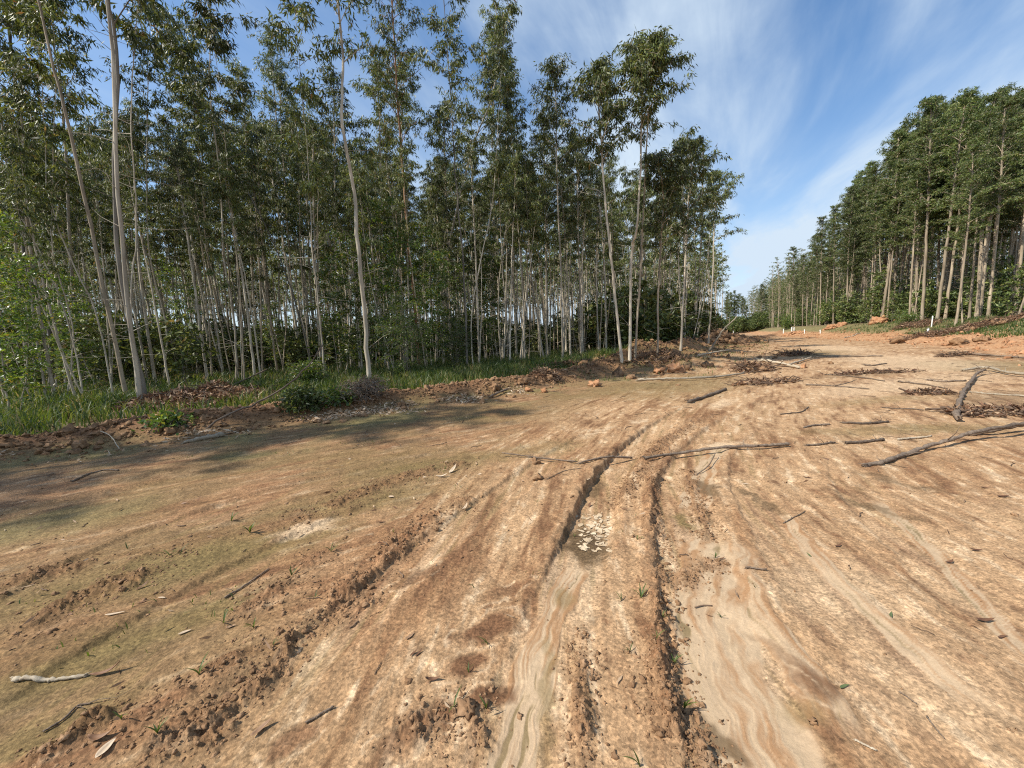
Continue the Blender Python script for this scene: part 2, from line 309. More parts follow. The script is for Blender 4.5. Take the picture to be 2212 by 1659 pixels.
# patches of other earth: pixel, radii in metres, turn in degrees, colour index, strength
BLOBS = [((1260, 1165), .19, .36, 4, 'wet', 1), ((1054, 1357), .19, .085, 25, 'brown', 1), ((1008, 1436), .12, .075, 30, 'brown', 1), ((1027, 1512), .20, .05, 15, 'brown', 1), ((1090, 1275), .18, .06, 30, 'brown', .7), ((1560, 1590), .05, .14, 25, 'wet', .8), ((1480, 1120), .06, .15, 0, 'moss', .8), ((1290, 1040), .09, .28, -14, 'wet', .8), ((1530, 1050), .12, .3, -8, 'wet', .8), ((1630, 1075), .08, .3, 0, 'wet', .75),
    ((1870, 1090), .1, .35, 20, 'wet', .7), ((1940, 1040), .1, .4, 30, 'wet', .6), ((330, 1230), 1.0, .38, 30, 'moss', .9), ((90, 1440), .55, .3, 35, 'moss', .8), ((100, 1580), .3, .16, 35, 'moss', .9),
    ((560, 1180), .8, .35, 35, 'moss', .7), ((760, 1080), .9, .4, 25, 'moss', .75), ((960, 1000), 1.1, .4, 20, 'moss', .8), ((1180, 965), .8, .35, 25, 'moss', .5), ((380, 1340), .6, .16, 38, 'moss', .8),
    ((150, 1130), 1.2, .3, 20, 'moss', .5), ((1475, 1120), .08, .16, 0, 'moss', .7), ((1215, 1290), .08, .12, 0, 'moss', .6), ((1180, 1500), .035, .4, -8, 'moss', .55), ((1260, 1490), .04, .25, 0, 'moss', .4), ((1740, 1540), .1, .07, 0, 'moss', .5),
    ((900, 1240), .16, .07, 40, 'brown', .7),
    ((640, 1590), .12, .05, 35, 'brown', .8), ((880, 1600), .2, .06, 40, 'brown', .7), ((1760, 1480), .08, .12, 30, 'brown', .7), ((1700, 1420), .04, .3, 24, 'brown', .6),
    ((1480, 830), 3.5, 1.6, 48, 'moss', .7), ((1750, 762), 5.0, 2.0, 50, 'moss', .75), ((1330, 840), 2.5, .9, 40, 'moss', .6), ((2150, 790), 3.0, 2.2, 50, 'moss', .8), ((2180, 860), 1.6, .8, 20, 'wet', .45), ((1900, 930), 1.4, .35, 0, 'moss', .55),
    ((2060, 925), 1.2, .35, 0, 'moss', .5), ((1900, 865), 1.8, .35, 10, 'moss', .45), ((1850, 810), 2.6, .5, 10, 'wet', .35), ((660, 1140), .3, .1, 35, 'pale', .9), ((1290, 930), .5, .12, 45, 'pale', .8), ((1560, 960), .28, .2, 0, 'pale', .9), ((1380, 910), .25, .1, 40, 'pale', .8),
    ((1310, 1000), .03, .25, -16, 'pale', .8), ((1560, 870), .8, .2, 45, 'pale', .7), ((1520, 1180), .09, .12, 0, 'pale', .6), ((1590, 1330), .1, .3, 16, 'pale', .5), ((1800, 1270), .5, .35, 30, 'pale', .35), ((2000, 1480), .4, .3, 30, 'pale', .3), ((1950, 780), 6, 2.2, 55, 'pale', .6), ((1800, 752), 6, 2, 55, 'pale', .6), ((1960, 830), 4, 1.0, 20, 'pale', .5)]

def terrain(x, y, want_col=False):
    x = np.asarray(x, float); y = np.asarray(y, float); r = np.hypot(x, y); near = wedge(x, y)
    ed, es, _ = polyd(x, y, EDGE); bd, bs, _ = polyd(x, y, BERM); md, ms, mlen = polyd(x, y, MOUND); td, ts, _ = polyd(x, y, TOE); rd, rs, _ = polyd(x, y, ROAD)
    left = -np.abs(ed)*0+ed                     # + inside the left forest
    right = -td                                 # + beyond the toe of the right bank
    h = 0.03*fbm(x*.35, y*.35, 3, 3)*sm(.5, 3, r)
    # left berm of scraped earth, wavering in height and width
    bw = 0.55*(1+.35*pn(bs*.35, bs*0+4, 5)); bh = 0.30*(1+.5*pn(bs*.5, bs*0+1, 9))
    berm = np.exp(-(bd/bw)**2)*sm(-2, 6, bs)*sm(0, 1, 1)
    h = h+bh*berm+sm(0.0, 1.5, bd)*0.08*sm(120, 60, r)
    lump = np.maximum(0, fbm(x*2.3, y*2.3, 4, 21)+.1)+.5*np.maximum(0, fbm(x*6, y*6, 3, 25))
    # pushed-up earth at the corner of the left forest
    mw = 2.3*(1+.35*pn(ms*.12, ms*0, 31)); mh = 0.62*(1+.6*pn(ms*.16, ms*0+7, 33))*sm(-4, 4, ms)*sm(mlen+4, mlen-10, ms)
    mm = np.exp(-(md/mw)**2)*sm(-5, 2, ms)*sm(mlen+6, mlen-4, ms)
    h = h+mh*mm*(0.75+.5*fbm(x*.5, y*.5, 3, 35))+.35*mm*np.maximum(0, fbm(x*1.1, y*1.1, 4, 37))
    crumb = np.clip(berm*1.1+mm*.8*sm(.0, .35, fbm(x*.7, y*.7, 3, 39)+.2), 0, 1)
    # right bank
    bank = sm(-.6+.8*pn(ts*.3, ts*0, 41), 7, right)
    h = h+1.35*bank+.02*np.clip(right-7, 0, 200)+.35*np.exp(-((right-1.2)/1.0)**2)*np.maximum(0, .3+fbm(x*.5, y*.5, 3, 43))+.12*sm(0, 2, right)*fbm(x*.9, y*.9, 4, 45)
    h = h+0.25*np.exp(-((right-6.5)/1.3)**2)*(1+pn(ts*.4, ts*0, 47))
    # faint wheel lines all along the road
    onroad = sm(7, 4, np.abs(rd))*sm(.2, -.6, bd)
    wob = pn(rs*.15, rs*0+3, 51)*.25
    h = h+onroad*.012*np.sin((rd+wob)*7.3+1.5*pn(rs*.3, rd*1.2, 53))*(.5+pn(rs*.2, rd*.8, 55))
    rutfloor = np.zeros_like(h); wall = np.zeros_like(h)
    sel = r < 24
    xs, ys = x[sel], y[sel]; hh = np.zeros(xs.shape); ff = np.zeros(xs.shape); kk = np.zeros(xs.shape)
    wx = xs+.018*pn(xs*9, ys*9, 61)+.008*pn(xs*28, ys*28, 62); wy = ys+.018*pn(xs*9, ys*9, 63)+.008*pn(xs*28, ys*28, 64)
    for k, R in enumerate(RUTS):
        P = catmull(R['p'], 5); m = np.zeros(xs.shape, bool); lo = np.min(P, 0)-.9; hi = np.max(P, 0)+.9
        m = (xs > lo[0]) & (xs < hi[0]) & (ys > lo[1]) & (ys < hi[1])
        if not m.any(): continue
        d, s_, ln = polyd(wx[m], wy[m], P)
        seg = np.cumsum([0]+[math.hypot(*(P[i+1]-P[i])) for i in range(len(P)-1)])
        dep = np.interp(s_, seg[::5], R['d'])*sm(-.3, .1, s_)*sm(ln+.3, ln-.1, s_)
        w = R['w']; a = np.abs(d)
        soft = np.where(d < 0, .075, .02); floor = sm(w+soft, w-soft*.7, a+.02*pn(s_*5, d*0+k, 73))
        sh = np.where(d > 0, R['sl'], R['sr'])*np.exp(-((a-w-.05)/.055)**2)*sm(-.2, .2, s_)*sm(ln+.2, ln-.2, s_)*(.55+.9*np.maximum(0, pn(s_*6, d*9, 71+k)+.2))*np.clip(dep/.03, .3, 1.3)
        hh[m] += -dep*floor+sh*(a > w-.02); ff[m] = np.maximum(ff[m], floor*np.clip(dep/.02, 0, 1)); kk[m] = np.maximum(kk[m], np.clip(sh/.02, 0, 1)*.7)
    for k, (P, w, hgt) in enumerate(ROWS):
        P = catmull(P, 4); lo = np.min(P, 0)-.4; hi = np.max(P, 0)+.4
        m = (xs > lo[0]) & (xs < hi[0]) & (ys > lo[1]) & (ys < hi[1])
        if not m.any(): continue
        d, s_, ln = polyd(wx[m], wy[m], P); a = np.abs(d)
        g = sm(-.42, .02, pn(s_*2.6, s_*0+k*3.1, 83)+.5*pn(s_*7, s_*0+k, 84))*np.exp(-(a/(w*(1+.5*pn(s_*4, s_*0, 81+k))))**2)*sm(-.12, .08, s_)*sm(ln+.12, ln-.08, s_)
        f1 = np.maximum(0, fbm(xs[m]*11, ys[m]*11, 4, 85+k, .65)+.28)+.5*np.maximum(0, fbm(xs[m]*30, ys[m]*30, 3, 87+k, .65)-.02)
        hh[m] += hgt*1.12*np.minimum(g*1.4, 1)*f1*sm(.05, .3, g); kk[m] = np.maximum(kk[m], np.minimum(1, g*1.3))
    h[sel] += hh; rutfloor[sel] = ff; crumb[sel] = np.maximum(crumb[sel], kk)
    # scattered crumbly areas of the open ground
    scat = sm(.12, .42, fbm(x*1.3, y*1.3, 4, 91))*sm(14, 7, r)*(1-rutfloor)*sm(.6, -.4, x-.9-.1*y)
    crumb = np.maximum(crumb, .75*scat)
    silt = np.zeros(r.shape); sln = np.zeros(r.shape); xs, ys = x[r < 9], y[r < 9]; sA = np.zeros(xs.shape); sB = np.zeros(xs.shape)
    for k, (P, w) in enumerate(SILT):
        P = catmull(P, 4); m = (xs > P[:, 0].min()-.5) & (xs < P[:, 0].max()+.5) & (ys > P[:, 1].min()-.5) & (ys < P[:, 1].max()+.5)
        if not m.any(): continue
        d, s_, ln = polyd(xs[m]+.035*fbm(xs[m]*5, ys[m]*5, 3, 191+k), ys[m]+.03*fbm(xs[m]*5, ys[m]*5, 3, 195+k), P)
        q = np.abs(d)/(w*(1+.35*pn(s_*3, s_*0+k, 197))); g_ = sm(1.06, .94, q)*sm(-.1, .05, s_)*sm(ln+.1, ln-.05, s_)
        f_ = fbm(s_*1.3+k*7, d/w*1.9+.7*fbm(xs[m]*3.5, ys[m]*3.5, 3, 199), 4, 201+k, .55)+.22*q*q
        t_ = g_ > sA[m]; u_ = sA[m]; u_[t_] = g_[t_]; sA[m] = u_; u_ = sB[m]; u_[t_] = f_[t_]; sB[m] = u_
    silt[r < 9] = sA; sln[r < 9] = sB; silt = silt*(1-.9*np.clip(crumb, 0, 1))
    h = h+silt*(.004*np.floor(sln*4)/2+.002)
    h = h+(.10*berm+.16*mm)*lump
    h = h+near*crumb*(.026*np.maximum(0, fbm(x*10, y*10, 4, 95, .6)+.08)+.010*np.maximum(0, fbm(x*34, y*34, 3, 97)))
    h = h+near*(1-.7*rutfloor)*(1-.8*silt)*(.014*fbm(x*3.5, y*3.5, 3, 99)+.0055*fbm(x*18, y*18, 4, 101, .62)*(1-.3*crumb))
    if not want_col: return h
    # ---------------- colour of the earth itself
    c = dict(pale=(.54, .390, .240), sand=(.400, .250, .132), mid=(.282, .153, .072), brown=(.155, .078, .038), moss=(.165, .118, .046), wet=(.125, .080, .040), orange=(.40, .215, .105), silt=(.43, .315, .198), litter=(.11, .075, .042), olive=(.16, .155, .06))
    c = {k: np.array(v) for k, v in c.items()}
    leftness = sm(1.0, -2.5, rd-.0*y+ (x-rd)*0) if False else sm(-.6, -2.8, np.where(rd > 0, -rd, 1.0))
    fa, fb = np.where(leftness > .5, bs, rs), np.where(leftness > .5, bd, rd)
    st = fbm(fa*.55, fb*3.2, 5, 111, .6); st2 = fbm(fa*1.6+3, fb*11, 4, 117, .6); big = fbm(x*.45, y*.45, 4, 121); fine = fbm(x*9, y*9, 4, 125, .65)
    def mixc(A, B, t): return A+(B-A)*t[..., None]
    col = np.broadcast_to(c['mid'], x.shape+(3,)).copy()
    col = mixc(col, c['sand'], sm(-.25, .35, st*.6+st2*.35+big*.4+.12+.10*sm(-2, 3, x-.15*y)))
    col = mixc(col, c['pale'], .85*sm(.10, .38, st2*.7+st*.35+fine*.3))
    col = mixc(col, c['brown'], .85*sm(.06, .36, -st2*.5-st*.5+fine*.35+.03))
    lm = leftness*sm(.1, -.5, -big+st*.6-.15)
    col = mixc(col, c['moss'], .68*leftness*sm(-.2, .25, big+.5*st+.15)*sm(.3, -.3, bd))
    col = mixc(col, c['brown'], .38*leftness*sm(-.5, .3, st+.3*fine))
    # silt films on the rut floors, streaked along the rut
    sil = rutfloor*sm(-.25, .3, fbm(rs*1.2, rd*14, 4, 151)+.1)*sm(2, 0, leftness*4)
    col = mixc(col, c['pale'], .6*sil*sm(3.6, 2.2, y)); col = mixc(col, c['moss'], .45*rutfloor*sm(.05, .35, fbm(rs*1.1+9, rd*18, 4, 153)))
    fr_ = np.mod(sln*4, 1); lip = np.exp(-((fr_-.04)/.10)**2)
    col = mixc(col, mixc(np.broadcast_to(c['silt'], col.shape), c['mid']*1.1, sm(.0, .3, sln)), silt*.85); col = mixc(col, c['pale']*1.15, silt*lip*.3*sm(.2, -.1, sln-.25)); col = mixc(col, c['moss']*.9, silt*.75*sm(-.16, -.34, sln))
    wx2 = x+.10*fbm(x*5, y*5, 4, 131)*sm(.5, 6, r)*2+.05*fbm(x*9, y*9, 3, 133); wy2 = y+.10*fbm(x*5, y*5, 4, 135)*sm(.5, 6, r)*2+.05*fbm(x*9, y*9, 3, 137)
    for (pu, pv), ra, rb, ang, kind, stg in BLOBS:
        p = at(pu, pv); m = np.hypot(x-p[0], y-p[1]) < 2.2*max(ra, rb)+.3
        if not m.any(): continue
        t = math.radians(ang); ddx = wx2[m]-p[0]; ddy = wy2[m]-p[1]
        q = np.sqrt(((ddx*math.cos(t)+ddy*math.sin(t))/ra)**2+((-ddx*math.sin(t)+ddy*math.cos(t))/rb)**2)
        q = q+.35*fbm(x[m]*2.5/max(ra, .25), y[m]*2.5/max(ra, .25), 4, 141)
        edge = .48 if kind in ('brown', 'wet', 'silt') else .7
        col[m] = mixc(col[m], c[kind], stg*sm(1.0+edge*.3, 1.0-edge, q)*(.8+.3*np.clip(st2[m]+.3, 0, 1) if kind == 'moss' else 1))
        if kind == 'silt':
            fl = fbm(rs[m]*1.1+2*x[m], rd[m]*6+.8*fbm(x[m]*4, y[m]*4, 3, 145), 4, 143); ln_ = np.exp(-((np.mod(fl*4.2, 1)-.5)/.07)**2)
            w_ = sm(1.15, .85, q); col[m] = mixc(col[m], c['mid']*1.05, w_*.55*sm(.02, .2, fl)); col[m] = mixc(col[m], c['pale']*1.12, w_*.7*ln_)
        if kind == 'brown': col[m] = mixc(col[m], c['pale'], .75*np.exp(-((q-1.22)/.12)**2)*sm(-.3, .3, fine[m]))
    col = mixc(col, c['brown']*1.15, np.clip(crumb, 0, 1)*.6)
    # moving outward: mound, bank, forest floor
    col = mixc(col, mixc(np.broadcast_to(c['mid'], col.shape), c['moss'], sm(-.2, .3, fbm(x*.8, y*.8, 4, 161))), np.clip(mm*1.3, 0, 1)*.85)
    olive = sm(.0, .35, fbm(x*.6+5, y*.6, 4, 163))*np.clip(sm(4, 1, np.abs(md)), 0, 1)
    col = mixc(col, c['olive'], .5*olive)
    col = mixc(col, c['brown'], berm*.8)
    orange = sm(-1.2, .6, right+.8*fbm(x*.5, y*.5, 3, 171))*sm(3.8, 2.0, right+1.2*fbm(x*.4, y*.4, 3, 173))
    col = mixc(col, c['orange'], .8*orange)
    gr = sm(2.2, 3.6, right+1.0*fbm(x*.4, y*.4, 3, 175)); col = mixc(col, c['olive']*.9, gr*.8); col = mixc(col, c['litter'], sm(5.0, 7.0, right)*.9)
    ins = sm(.2, 1.6, bd-.35+.5*fbm(x*.8, y*.8, 3, 177))*sm(-7, -2.5, ed-0*x)*np.where(bs > 0, 1, 1)
    ins = np.maximum(ins*sm(4, -2, x-4), sm(-.8, .8, ed))
    col = mixc(col, mixc(np.broadcast_to(c['litter'], col.shape), c['olive']*.6, sm(-.2, .3, fbm(x*.6, y*.6, 4, 179))), np.clip(ins, 0, 1)*.92)
    grit = 1-.85*silt
    col = col*(1+.30*fine[..., None]*(.4+.6*grit[..., None])+.22*np.clip(fbm(x*28, y*28, 3, 127, .7), -1, 1)[..., None]*(near*grit)[..., None])
    return h, np.clip(col, .02, .8), np.clip(crumb, 0, 1), grit

def hz_at(x, y): return terrain(np.atleast_1d(np.asarray(x, float)), np.atleast_1d(np.asarray(y, float)))

def build_ground():
    rr = [.25, .5, .75, .95]
    while rr[-1] < 900:
        r = rr[-1]; rr.append(r+max(.0058, (.0052 if r < 14 else .013 if r < 120 else .05)*r))
    rr = np.array(rr)
    a1 = np.linspace(math.radians(-64), math.radians(64), 1000); a2 = np.linspace(math.radians(64), math.radians(296), 170)[1:-1]
    az = np.concatenate([a1, a2]); nA = len(az)
    x = rr[:, None]*np.sin(az)[None]; y = rr[:, None]*np.cos(az)[None]
    h, col, crumb, rf = terrain(x.ravel(), y.ravel(), True)
    v = np.stack([x.ravel(), y.ravel(), h], 1)
    i = (np.arange(len(rr)-1)*nA)[:, None]; j = np.arange(nA)[None]; k = (j+1) % nA
    q = np.stack([i+j, i+nA+j, i+nA+k, i+k], -1).reshape(-1, 4)
    mb = MB(); mb.add(np.vstack([v, [0, 0, 0]]), q, np.stack([np.full(nA, len(v)), np.arange(nA), (np.arange(nA)+1) % nA], 1), np.append(crumb, 0))
    m, t = newmat('earth'); g = NT(t)
    ca = g.n('ShaderNodeVertexColor', layer_name='Col'); tc = g.n('ShaderNodeTexCoord')
    n1 = g.n('ShaderNodeTexNoise'); n1.inputs['Scale'].default_value = 55; n1.inputs['Detail'].default_value = 6; n1.inputs['Roughness'].default_value = 0.7; g.l(tc.outputs['Object'], n1.inputs['Vector'])
    n2 = g.n('ShaderNodeTexNoise'); n2.inputs['Scale'].default_value = 7; n2.inputs['Detail'].default_value = 8; n2.inputs['Roughness'].default_value = 0.72; g.l(tc.outputs['Object'], n2.inputs['Vector'])
    mr = g.n('ShaderNodeMapRange'); mr.inputs[1].default_value = .25; mr.inputs[2].default_value = .75; mr.inputs[3].default_value = .50; mr.inputs[4].default_value = 1.5; g.l(n1.outputs[0], mr.inputs[0])
    mr2 = g.n('ShaderNodeMapRange'); mr2.inputs[1].default_value = .3; mr2.inputs[2].default_value = .7; mr2.inputs[3].default_value = .74; mr2.inputs[4].default_value = 1.26; g.l(n2.outputs[0], mr2.inputs[0])
    mu = g.n('ShaderNodeMath', operation='MULTIPLY'); g.l(mr.outputs[0], mu.inputs[0]); g.l(mr2.outputs[0], mu.inputs[1])
    vo = g.n('ShaderNodeTexVoronoi'); vo.inputs['Scale'].default_value = 95; g.l(tc.outputs['Object'], vo.inputs['Vector'])
    vs = g.n('ShaderNodeSeparateColor'); g.l(vo.outputs['Color'], vs.inputs[0])
    vr = g.n('ShaderNodeMapRange'); vr.inputs[1].default_value = .0; vr.inputs[2].default_value = 1.0; vr.inputs[3].default_value = .72; vr.inputs[4].default_value = 1.28; g.l(vs.outputs[0], vr.inputs[0])
    mu3 = g.n('ShaderNodeMath', operation='MULTIPLY'); g.l(mu.outputs[0], mu3.inputs[0]); g.l(vr.outputs[0], mu3.inputs[1]); 
    gm = g.n('ShaderNodeMix', data_type='FLOAT'); g.l(ca.outputs['Alpha'], gm.inputs[0]); gm.inputs[2].default_value = 1.0; g.l(mu3.outputs[0], gm.inputs[3]); mu = gm
    hs = g.n('ShaderNodeHueSaturation'); g.l(ca.outputs[0], hs.inputs['Color']); g.l(mu.outputs[0], hs.inputs['Value'])
    p = g.n('ShaderNodeBsdfPrincipled'); g.l(hs.outputs[0], p.inputs['Base Color']); p.inputs['Roughness'].default_value = .9; p.inputs['Specular IOR Level'].default_value = .2
    b1 = g.n('ShaderNodeBump'); b1.inputs['Strength'].default_value = .85; b1.inputs['Distance'].default_value = .008; g.l(n1.outputs[0], b1.inputs['Height'])
    bs_ = g.n('ShaderNodeMath', operation='MULTIPLY'); g.l(ca.outputs['Alpha'], bs_.inputs[0]); bs_.inputs[1].default_value = .85; g.l(bs_.outputs[0], b1.inputs['Strength'])
    b2 = g.n('ShaderNodeBump'); b2.inputs['Strength'].default_value = .5; b2.inputs['Distance'].default_value = .03; g.l(n2.outputs[0], b2.inputs['Height']); g.l(b1.outputs[0], b2.inputs['Normal']); g.l(b2.outputs[0], p.inputs['Normal'])
    o = g.n('ShaderNodeOutputMaterial'); g.l(p.outputs[0], o.inputs[0])
    ob = mb.build('ground', m, smooth=True); ob['kind'] = 'structure'
    ca = ob.data.color_attributes.new('Col', 'FLOAT_COLOR', 'POINT')
    cc = np.ones((len(v)+1, 4), np.float32); cc[:-1, :3] = col; cc[:-1, 3] = rf; cc[-1, :3] = (.3, .2, .12); ca.data.foreach_set('color', cc.ravel())
    return ob
build_ground()

# ------------------------------------------------------------------ trees
def crown_on(wood, lf, path, rad, rng, z0, z1, nbr, blen, ntw, nlf, LL, LW, hang=0.8, elev=(35, 65), prof='open', lm=0, sparse_low=0.0, dead=0):
    """limbs, twigs and drooping leaves on the stem `path` between the shares z0..z1 of its height"""
    seg = np.cumsum(np.r_[0, np.linalg.norm(np.diff(path, axis=0), axis=1)]); tot = seg[-1]
    def on(s): return np.array([np.interp(s*tot, seg, path[:, k]) for k in range(3)]), np.interp(s*tot, seg, rad)
    az = rng.rand()*6.28
    LP, LD = [], []
    for i in range(nbr):
        u = (i+rng.rand())/nbr; s = z0+(z1-z0)*(u**0.9)
        if sparse_low and u < .45 and rng.rand() < sparse_low: continue
        az += 2.4+rng.randn()*.35
        if prof == 'open': l = blen*(.35+.65*math.sin(math.pi*min(1, .22+.78*u)))*(.7+.6*rng.rand())
        elif prof == 'cone': l = blen*(1.0-.80*u)*(.75+.5*rng.rand())*(.55+.45*min(1, u/.2))
        else: l = blen*(.8+.3*rng.rand())*math.sqrt(max(.05, 1-(2*u-1)**2*.8))
        e = math.radians(rng.uniform(*elev)+18*u)
        p, r = on(s); d0 = np.array([math.cos(az)*math.cos(e), math.sin(az)*math.cos(e), math.sin(e)])
        n = 6; t = np.linspace(0, 1, n)[:, None]
        pts = p+d0*l*t+np.array([0, 0, -1.0])*l*.38*t**2.2+rng.randn(n, 3)*.03*l*t
        br = max(.008, min(r*.5, .012+.010*l))
        tube(wood, pts, br*(1-.8*t[:, 0]), 4, cap=False, rnd=1)
        k = max(2, int(round(ntw*(.5+.5*l/blen))))
        for q in range(k):
            ts = .25+.75*(q+rng.rand())/k; b = np.array([np.interp(ts, t[:, 0], pts[:, c]) for c in range(3)])
            a2 = rng.rand()*6.28; dd = nrm(np.array([math.cos(a2)*.8, math.sin(a2)*.8, rng.uniform(-.1, .7)])+d0*.6)
            tl = (.35+.55*rng.rand())*min(1.0, .45+l*.35)
            m = 4; tt = np.linspace(0, 1, m)[:, None]; tp = b+dd*tl*tt+np.array([0, 0, -1])*tl*.55*tt**2
            tube(wood, tp, br*.30*(1-.7*tt[:, 0])+.002, 3, cap=False, rnd=1)
            nn = max(3, int(nlf*(.6+.8*rng.rand())))
            w = rng.rand(nn)**.8; base = np.stack([np.interp(w, tt[:, 0], tp[:, c]) for c in range(3)], 1)+rng.randn(nn, 3)*np.array([.07, .07, .05])
            ld = np.array([0, 0, -1.0])*hang+dd*.35+rng.randn(nn, 3)*(.55-.28*hang)
            LP.append(base); LD.append(ld)
    # dead stubs on the clean stem below the crown
    for i in range(dead):
        s = rng.uniform(.06, z0); p, r = on(s); a = rng.rand()*6.28; e = rng.uniform(-.2, .6); l = rng.uniform(.25, 1.3)
        d0 = np.array([math.cos(a)*math.cos(e), math.sin(a)*math.cos(e), math.sin(e)]); t = np.linspace(0, 1, 4)[:, None]
        tube(wood, p+d0*l*t+rng.randn(4, 3)*.05*l*t, (.010)*(1-.7*t[:, 0]), 3, cap=False, rnd=1)
    if LP:
        P = np.concatenate(LP); D = np.concatenate(LD); n = len(P)
        leaves(lf, P, D, LL*(.7+.6*rng.rand(n)), LW*(.75+.5*rng.rand(n)), rng, lm)

def stem(wood, base_pts, r0, H, rng, sides=7):
    """a stem through the points, carried on to the height H along its last lean, then tapering out"""
    P = np.asarray(base_pts, float)
    if P[-1][2]-P[0][2] < H:
        d = nrm(P[-1]-P[-2]); d = nrm(d*.6+np.array([0, 0, .4])); rest = H-(P[-1][2]-P[0][2])
        P = np.vstack([P, P[-1]+d*rest*.5+rng.randn(3)*.1*np.array([1, 1, 0]), P[-1]+d*rest+np.array([rng.randn()*.15, rng.randn()*.15, 0])])
    Q = catmull(P, 5); Q[1:-1, :2] += rng.randn(len(Q)-2, 2)*.012
    s = np.linspace(0, 1, len(Q)); R = r0*(1-.90*s**1.15)*(1+.35*np.exp(-s*45))
    tube(wood, Q, R, sides, rnd=.5, knob=.03, rng=rng, cap=False)
    return Q, R

def tree_meshes(name, rng, H, stems, z0, z1, nbr, blen, ntw, nlf, LL, LW, bark, leafm, **kw):
    wood, lf = MB(), MB()
    for pts, r0, hf in stems:
        Q, R = stem(wood, pts, r0, H*hf, rng)
        crown_on(wood, lf, Q, R, rng, z0, z1, max(4, int(nbr*hf)), blen*hf, ntw, nlf, LL, LW, **kw)
    return wood.mesh('trunk', bark, smooth=True), lf.mesh('crown', leafm)

def place_tree(name, mw, mc, loc, rz, sc, label, cat='tree', group=None):
    o = bpy.data.objects.new(name, None); COL.objects.link(o); o.location = loc; o.rotation_euler = (0, 0, rz); o.scale = (sc, sc, sc); o.empty_display_size = .3
    tagit(o, label, cat, group)
    a = bpy.data.objects.new('trunk', mw); COL.objects.link(a); a.parent = o
    b = bpy.data.objects.new('crown', mc); COL.objects.link(b); b.parent = o
    return o
def copy_tree(src, loc, rz, sc, label, group=None):
    r = src.copy(); COL.objects.link(r); r.location = loc; r.rotation_euler = (0, 0, rz); r.scale = (sc, sc, sc); r['label'] = label
    if group: r['group'] = group
    for ch in src.children:
        c = ch.copy(); COL.objects.link(c); c.parent = r
    return r

def lean(rng, H, bow=.5, tilt=.4):
    a = rng.rand()*6.28; b = rng.rand()*6.28
    return [np.array([0, 0, -.15])] + [np.array([math.cos(a)*tilt*t+math.cos(b)*bow*math.sin(t*3.1), math.sin(a)*tilt*t+math.sin(b)*bow*math.sin(t*3.1), H*t*.99]) for t in (.25, .5, .75, 1)]
def shift(P, dx, dy): return [p+np.array([dx, dy, 0]) for p in P]

# --- prototypes: (wood mesh, crown mesh)
GUM, THIN, DENSE, YOUNG = [], [], [], []
for k in range(7):
    g = np.random.RandomState(100+k); H = 15.5+1.6*g.rand(); st = [(lean(g, H, .3, .8), .082+.015*g.rand(), 1.0)]
    if k in (1, 3, 5): st.append((shift(lean(g, H*.9, .4, 1.3), .35*g.randn(), .35*g.randn()), .06, .86))
    GUM.append(tree_meshes('gum', g, H, st, .52+.12*g.rand(), .975, 22, 2.0, 9, 24, .19, .041, M_BARK, M_LEAF, hang=.95, sparse_low=.4, dead=8))
for k in range(7):
    g = np.random.RandomState(200+k); H = 11.5+2.5*g.rand(); st = [(lean(g, H, .3, .9), .045+.012*g.rand(), 1.0)]
    for q in range((0, 1, 2, 1, 2, 0, 2)[k]): st.append((shift(lean(g, H*.85, .5, 1.6), .3*g.randn(), .3*g.randn()), .034, .75+.2*g.rand()))
    THIN.append(tree_meshes('thin', g, H, st, .50, .97, 15, 1.45, 8, 18, .20, .043, M_BARK if k % 3 else M_BARKR, M_LEAF, hang=.95, sparse_low=.45, dead=9))
for k in range(6):
    g = np.random.RandomState(300+k); H = 16.5+2*g.rand(); st = [(lean(g, H, .25, .5), .095+.03*g.rand(), 1.0)]
    if k in (1, 4): st.append((shift(lean(g, H*.8, .4, 1.5), .4, .2), .07, .8))
    DENSE.append(tree_meshes('dense', g, H, st, .44+.08*g.rand(), .985, 40, 2.15, 9, 22, .20, .056, M_BARKR, M_LEAFR, hang=.55, elev=(30, 62), prof='open', dead=9))
for k in range(4):
    g = np.random.RandomState(400+k); H = 6.5+2.5*g.rand(); st = [(lean(g, H, .25, .6), .028, 1.0), (shift(lean(g, H*.8, .3, 1.2), .2, .1), .022, .8)]
    YOUNG.append(tree_meshes('young', g, H, st, .12, .98, 30, 1.2, 6, 12, .17, .066, M_BARK, M_LEAFY, hang=.3, elev=(10, 40), prof='round'))

def gz(x, y): return float(hz_at(x, y)[0])
_tt = np.concatenate([np.linspace(1.2, 8, 120), np.geomspace(8.1, 260, 260)])
def on_ground(u, v):
    """the first point of the real ground on the sight line of photo pixel (u, v)"""
    d = ray(u, v); t = _tt
    for _ in range(2):
        P = CAM+d*t[:, None]; b = P[:, 2] < terrain(P[:, 0], P[:, 1])
        if not b.any(): return CAM+d*(CAMH/max(1e-3, -d[2]) if d[2] < -.02 else 60)
        k = max(1, int(np.argmax(b))); t = np.linspace(t[k-1], t[k], 24)
    return CAM+d*t[int(np.argmax(b))]

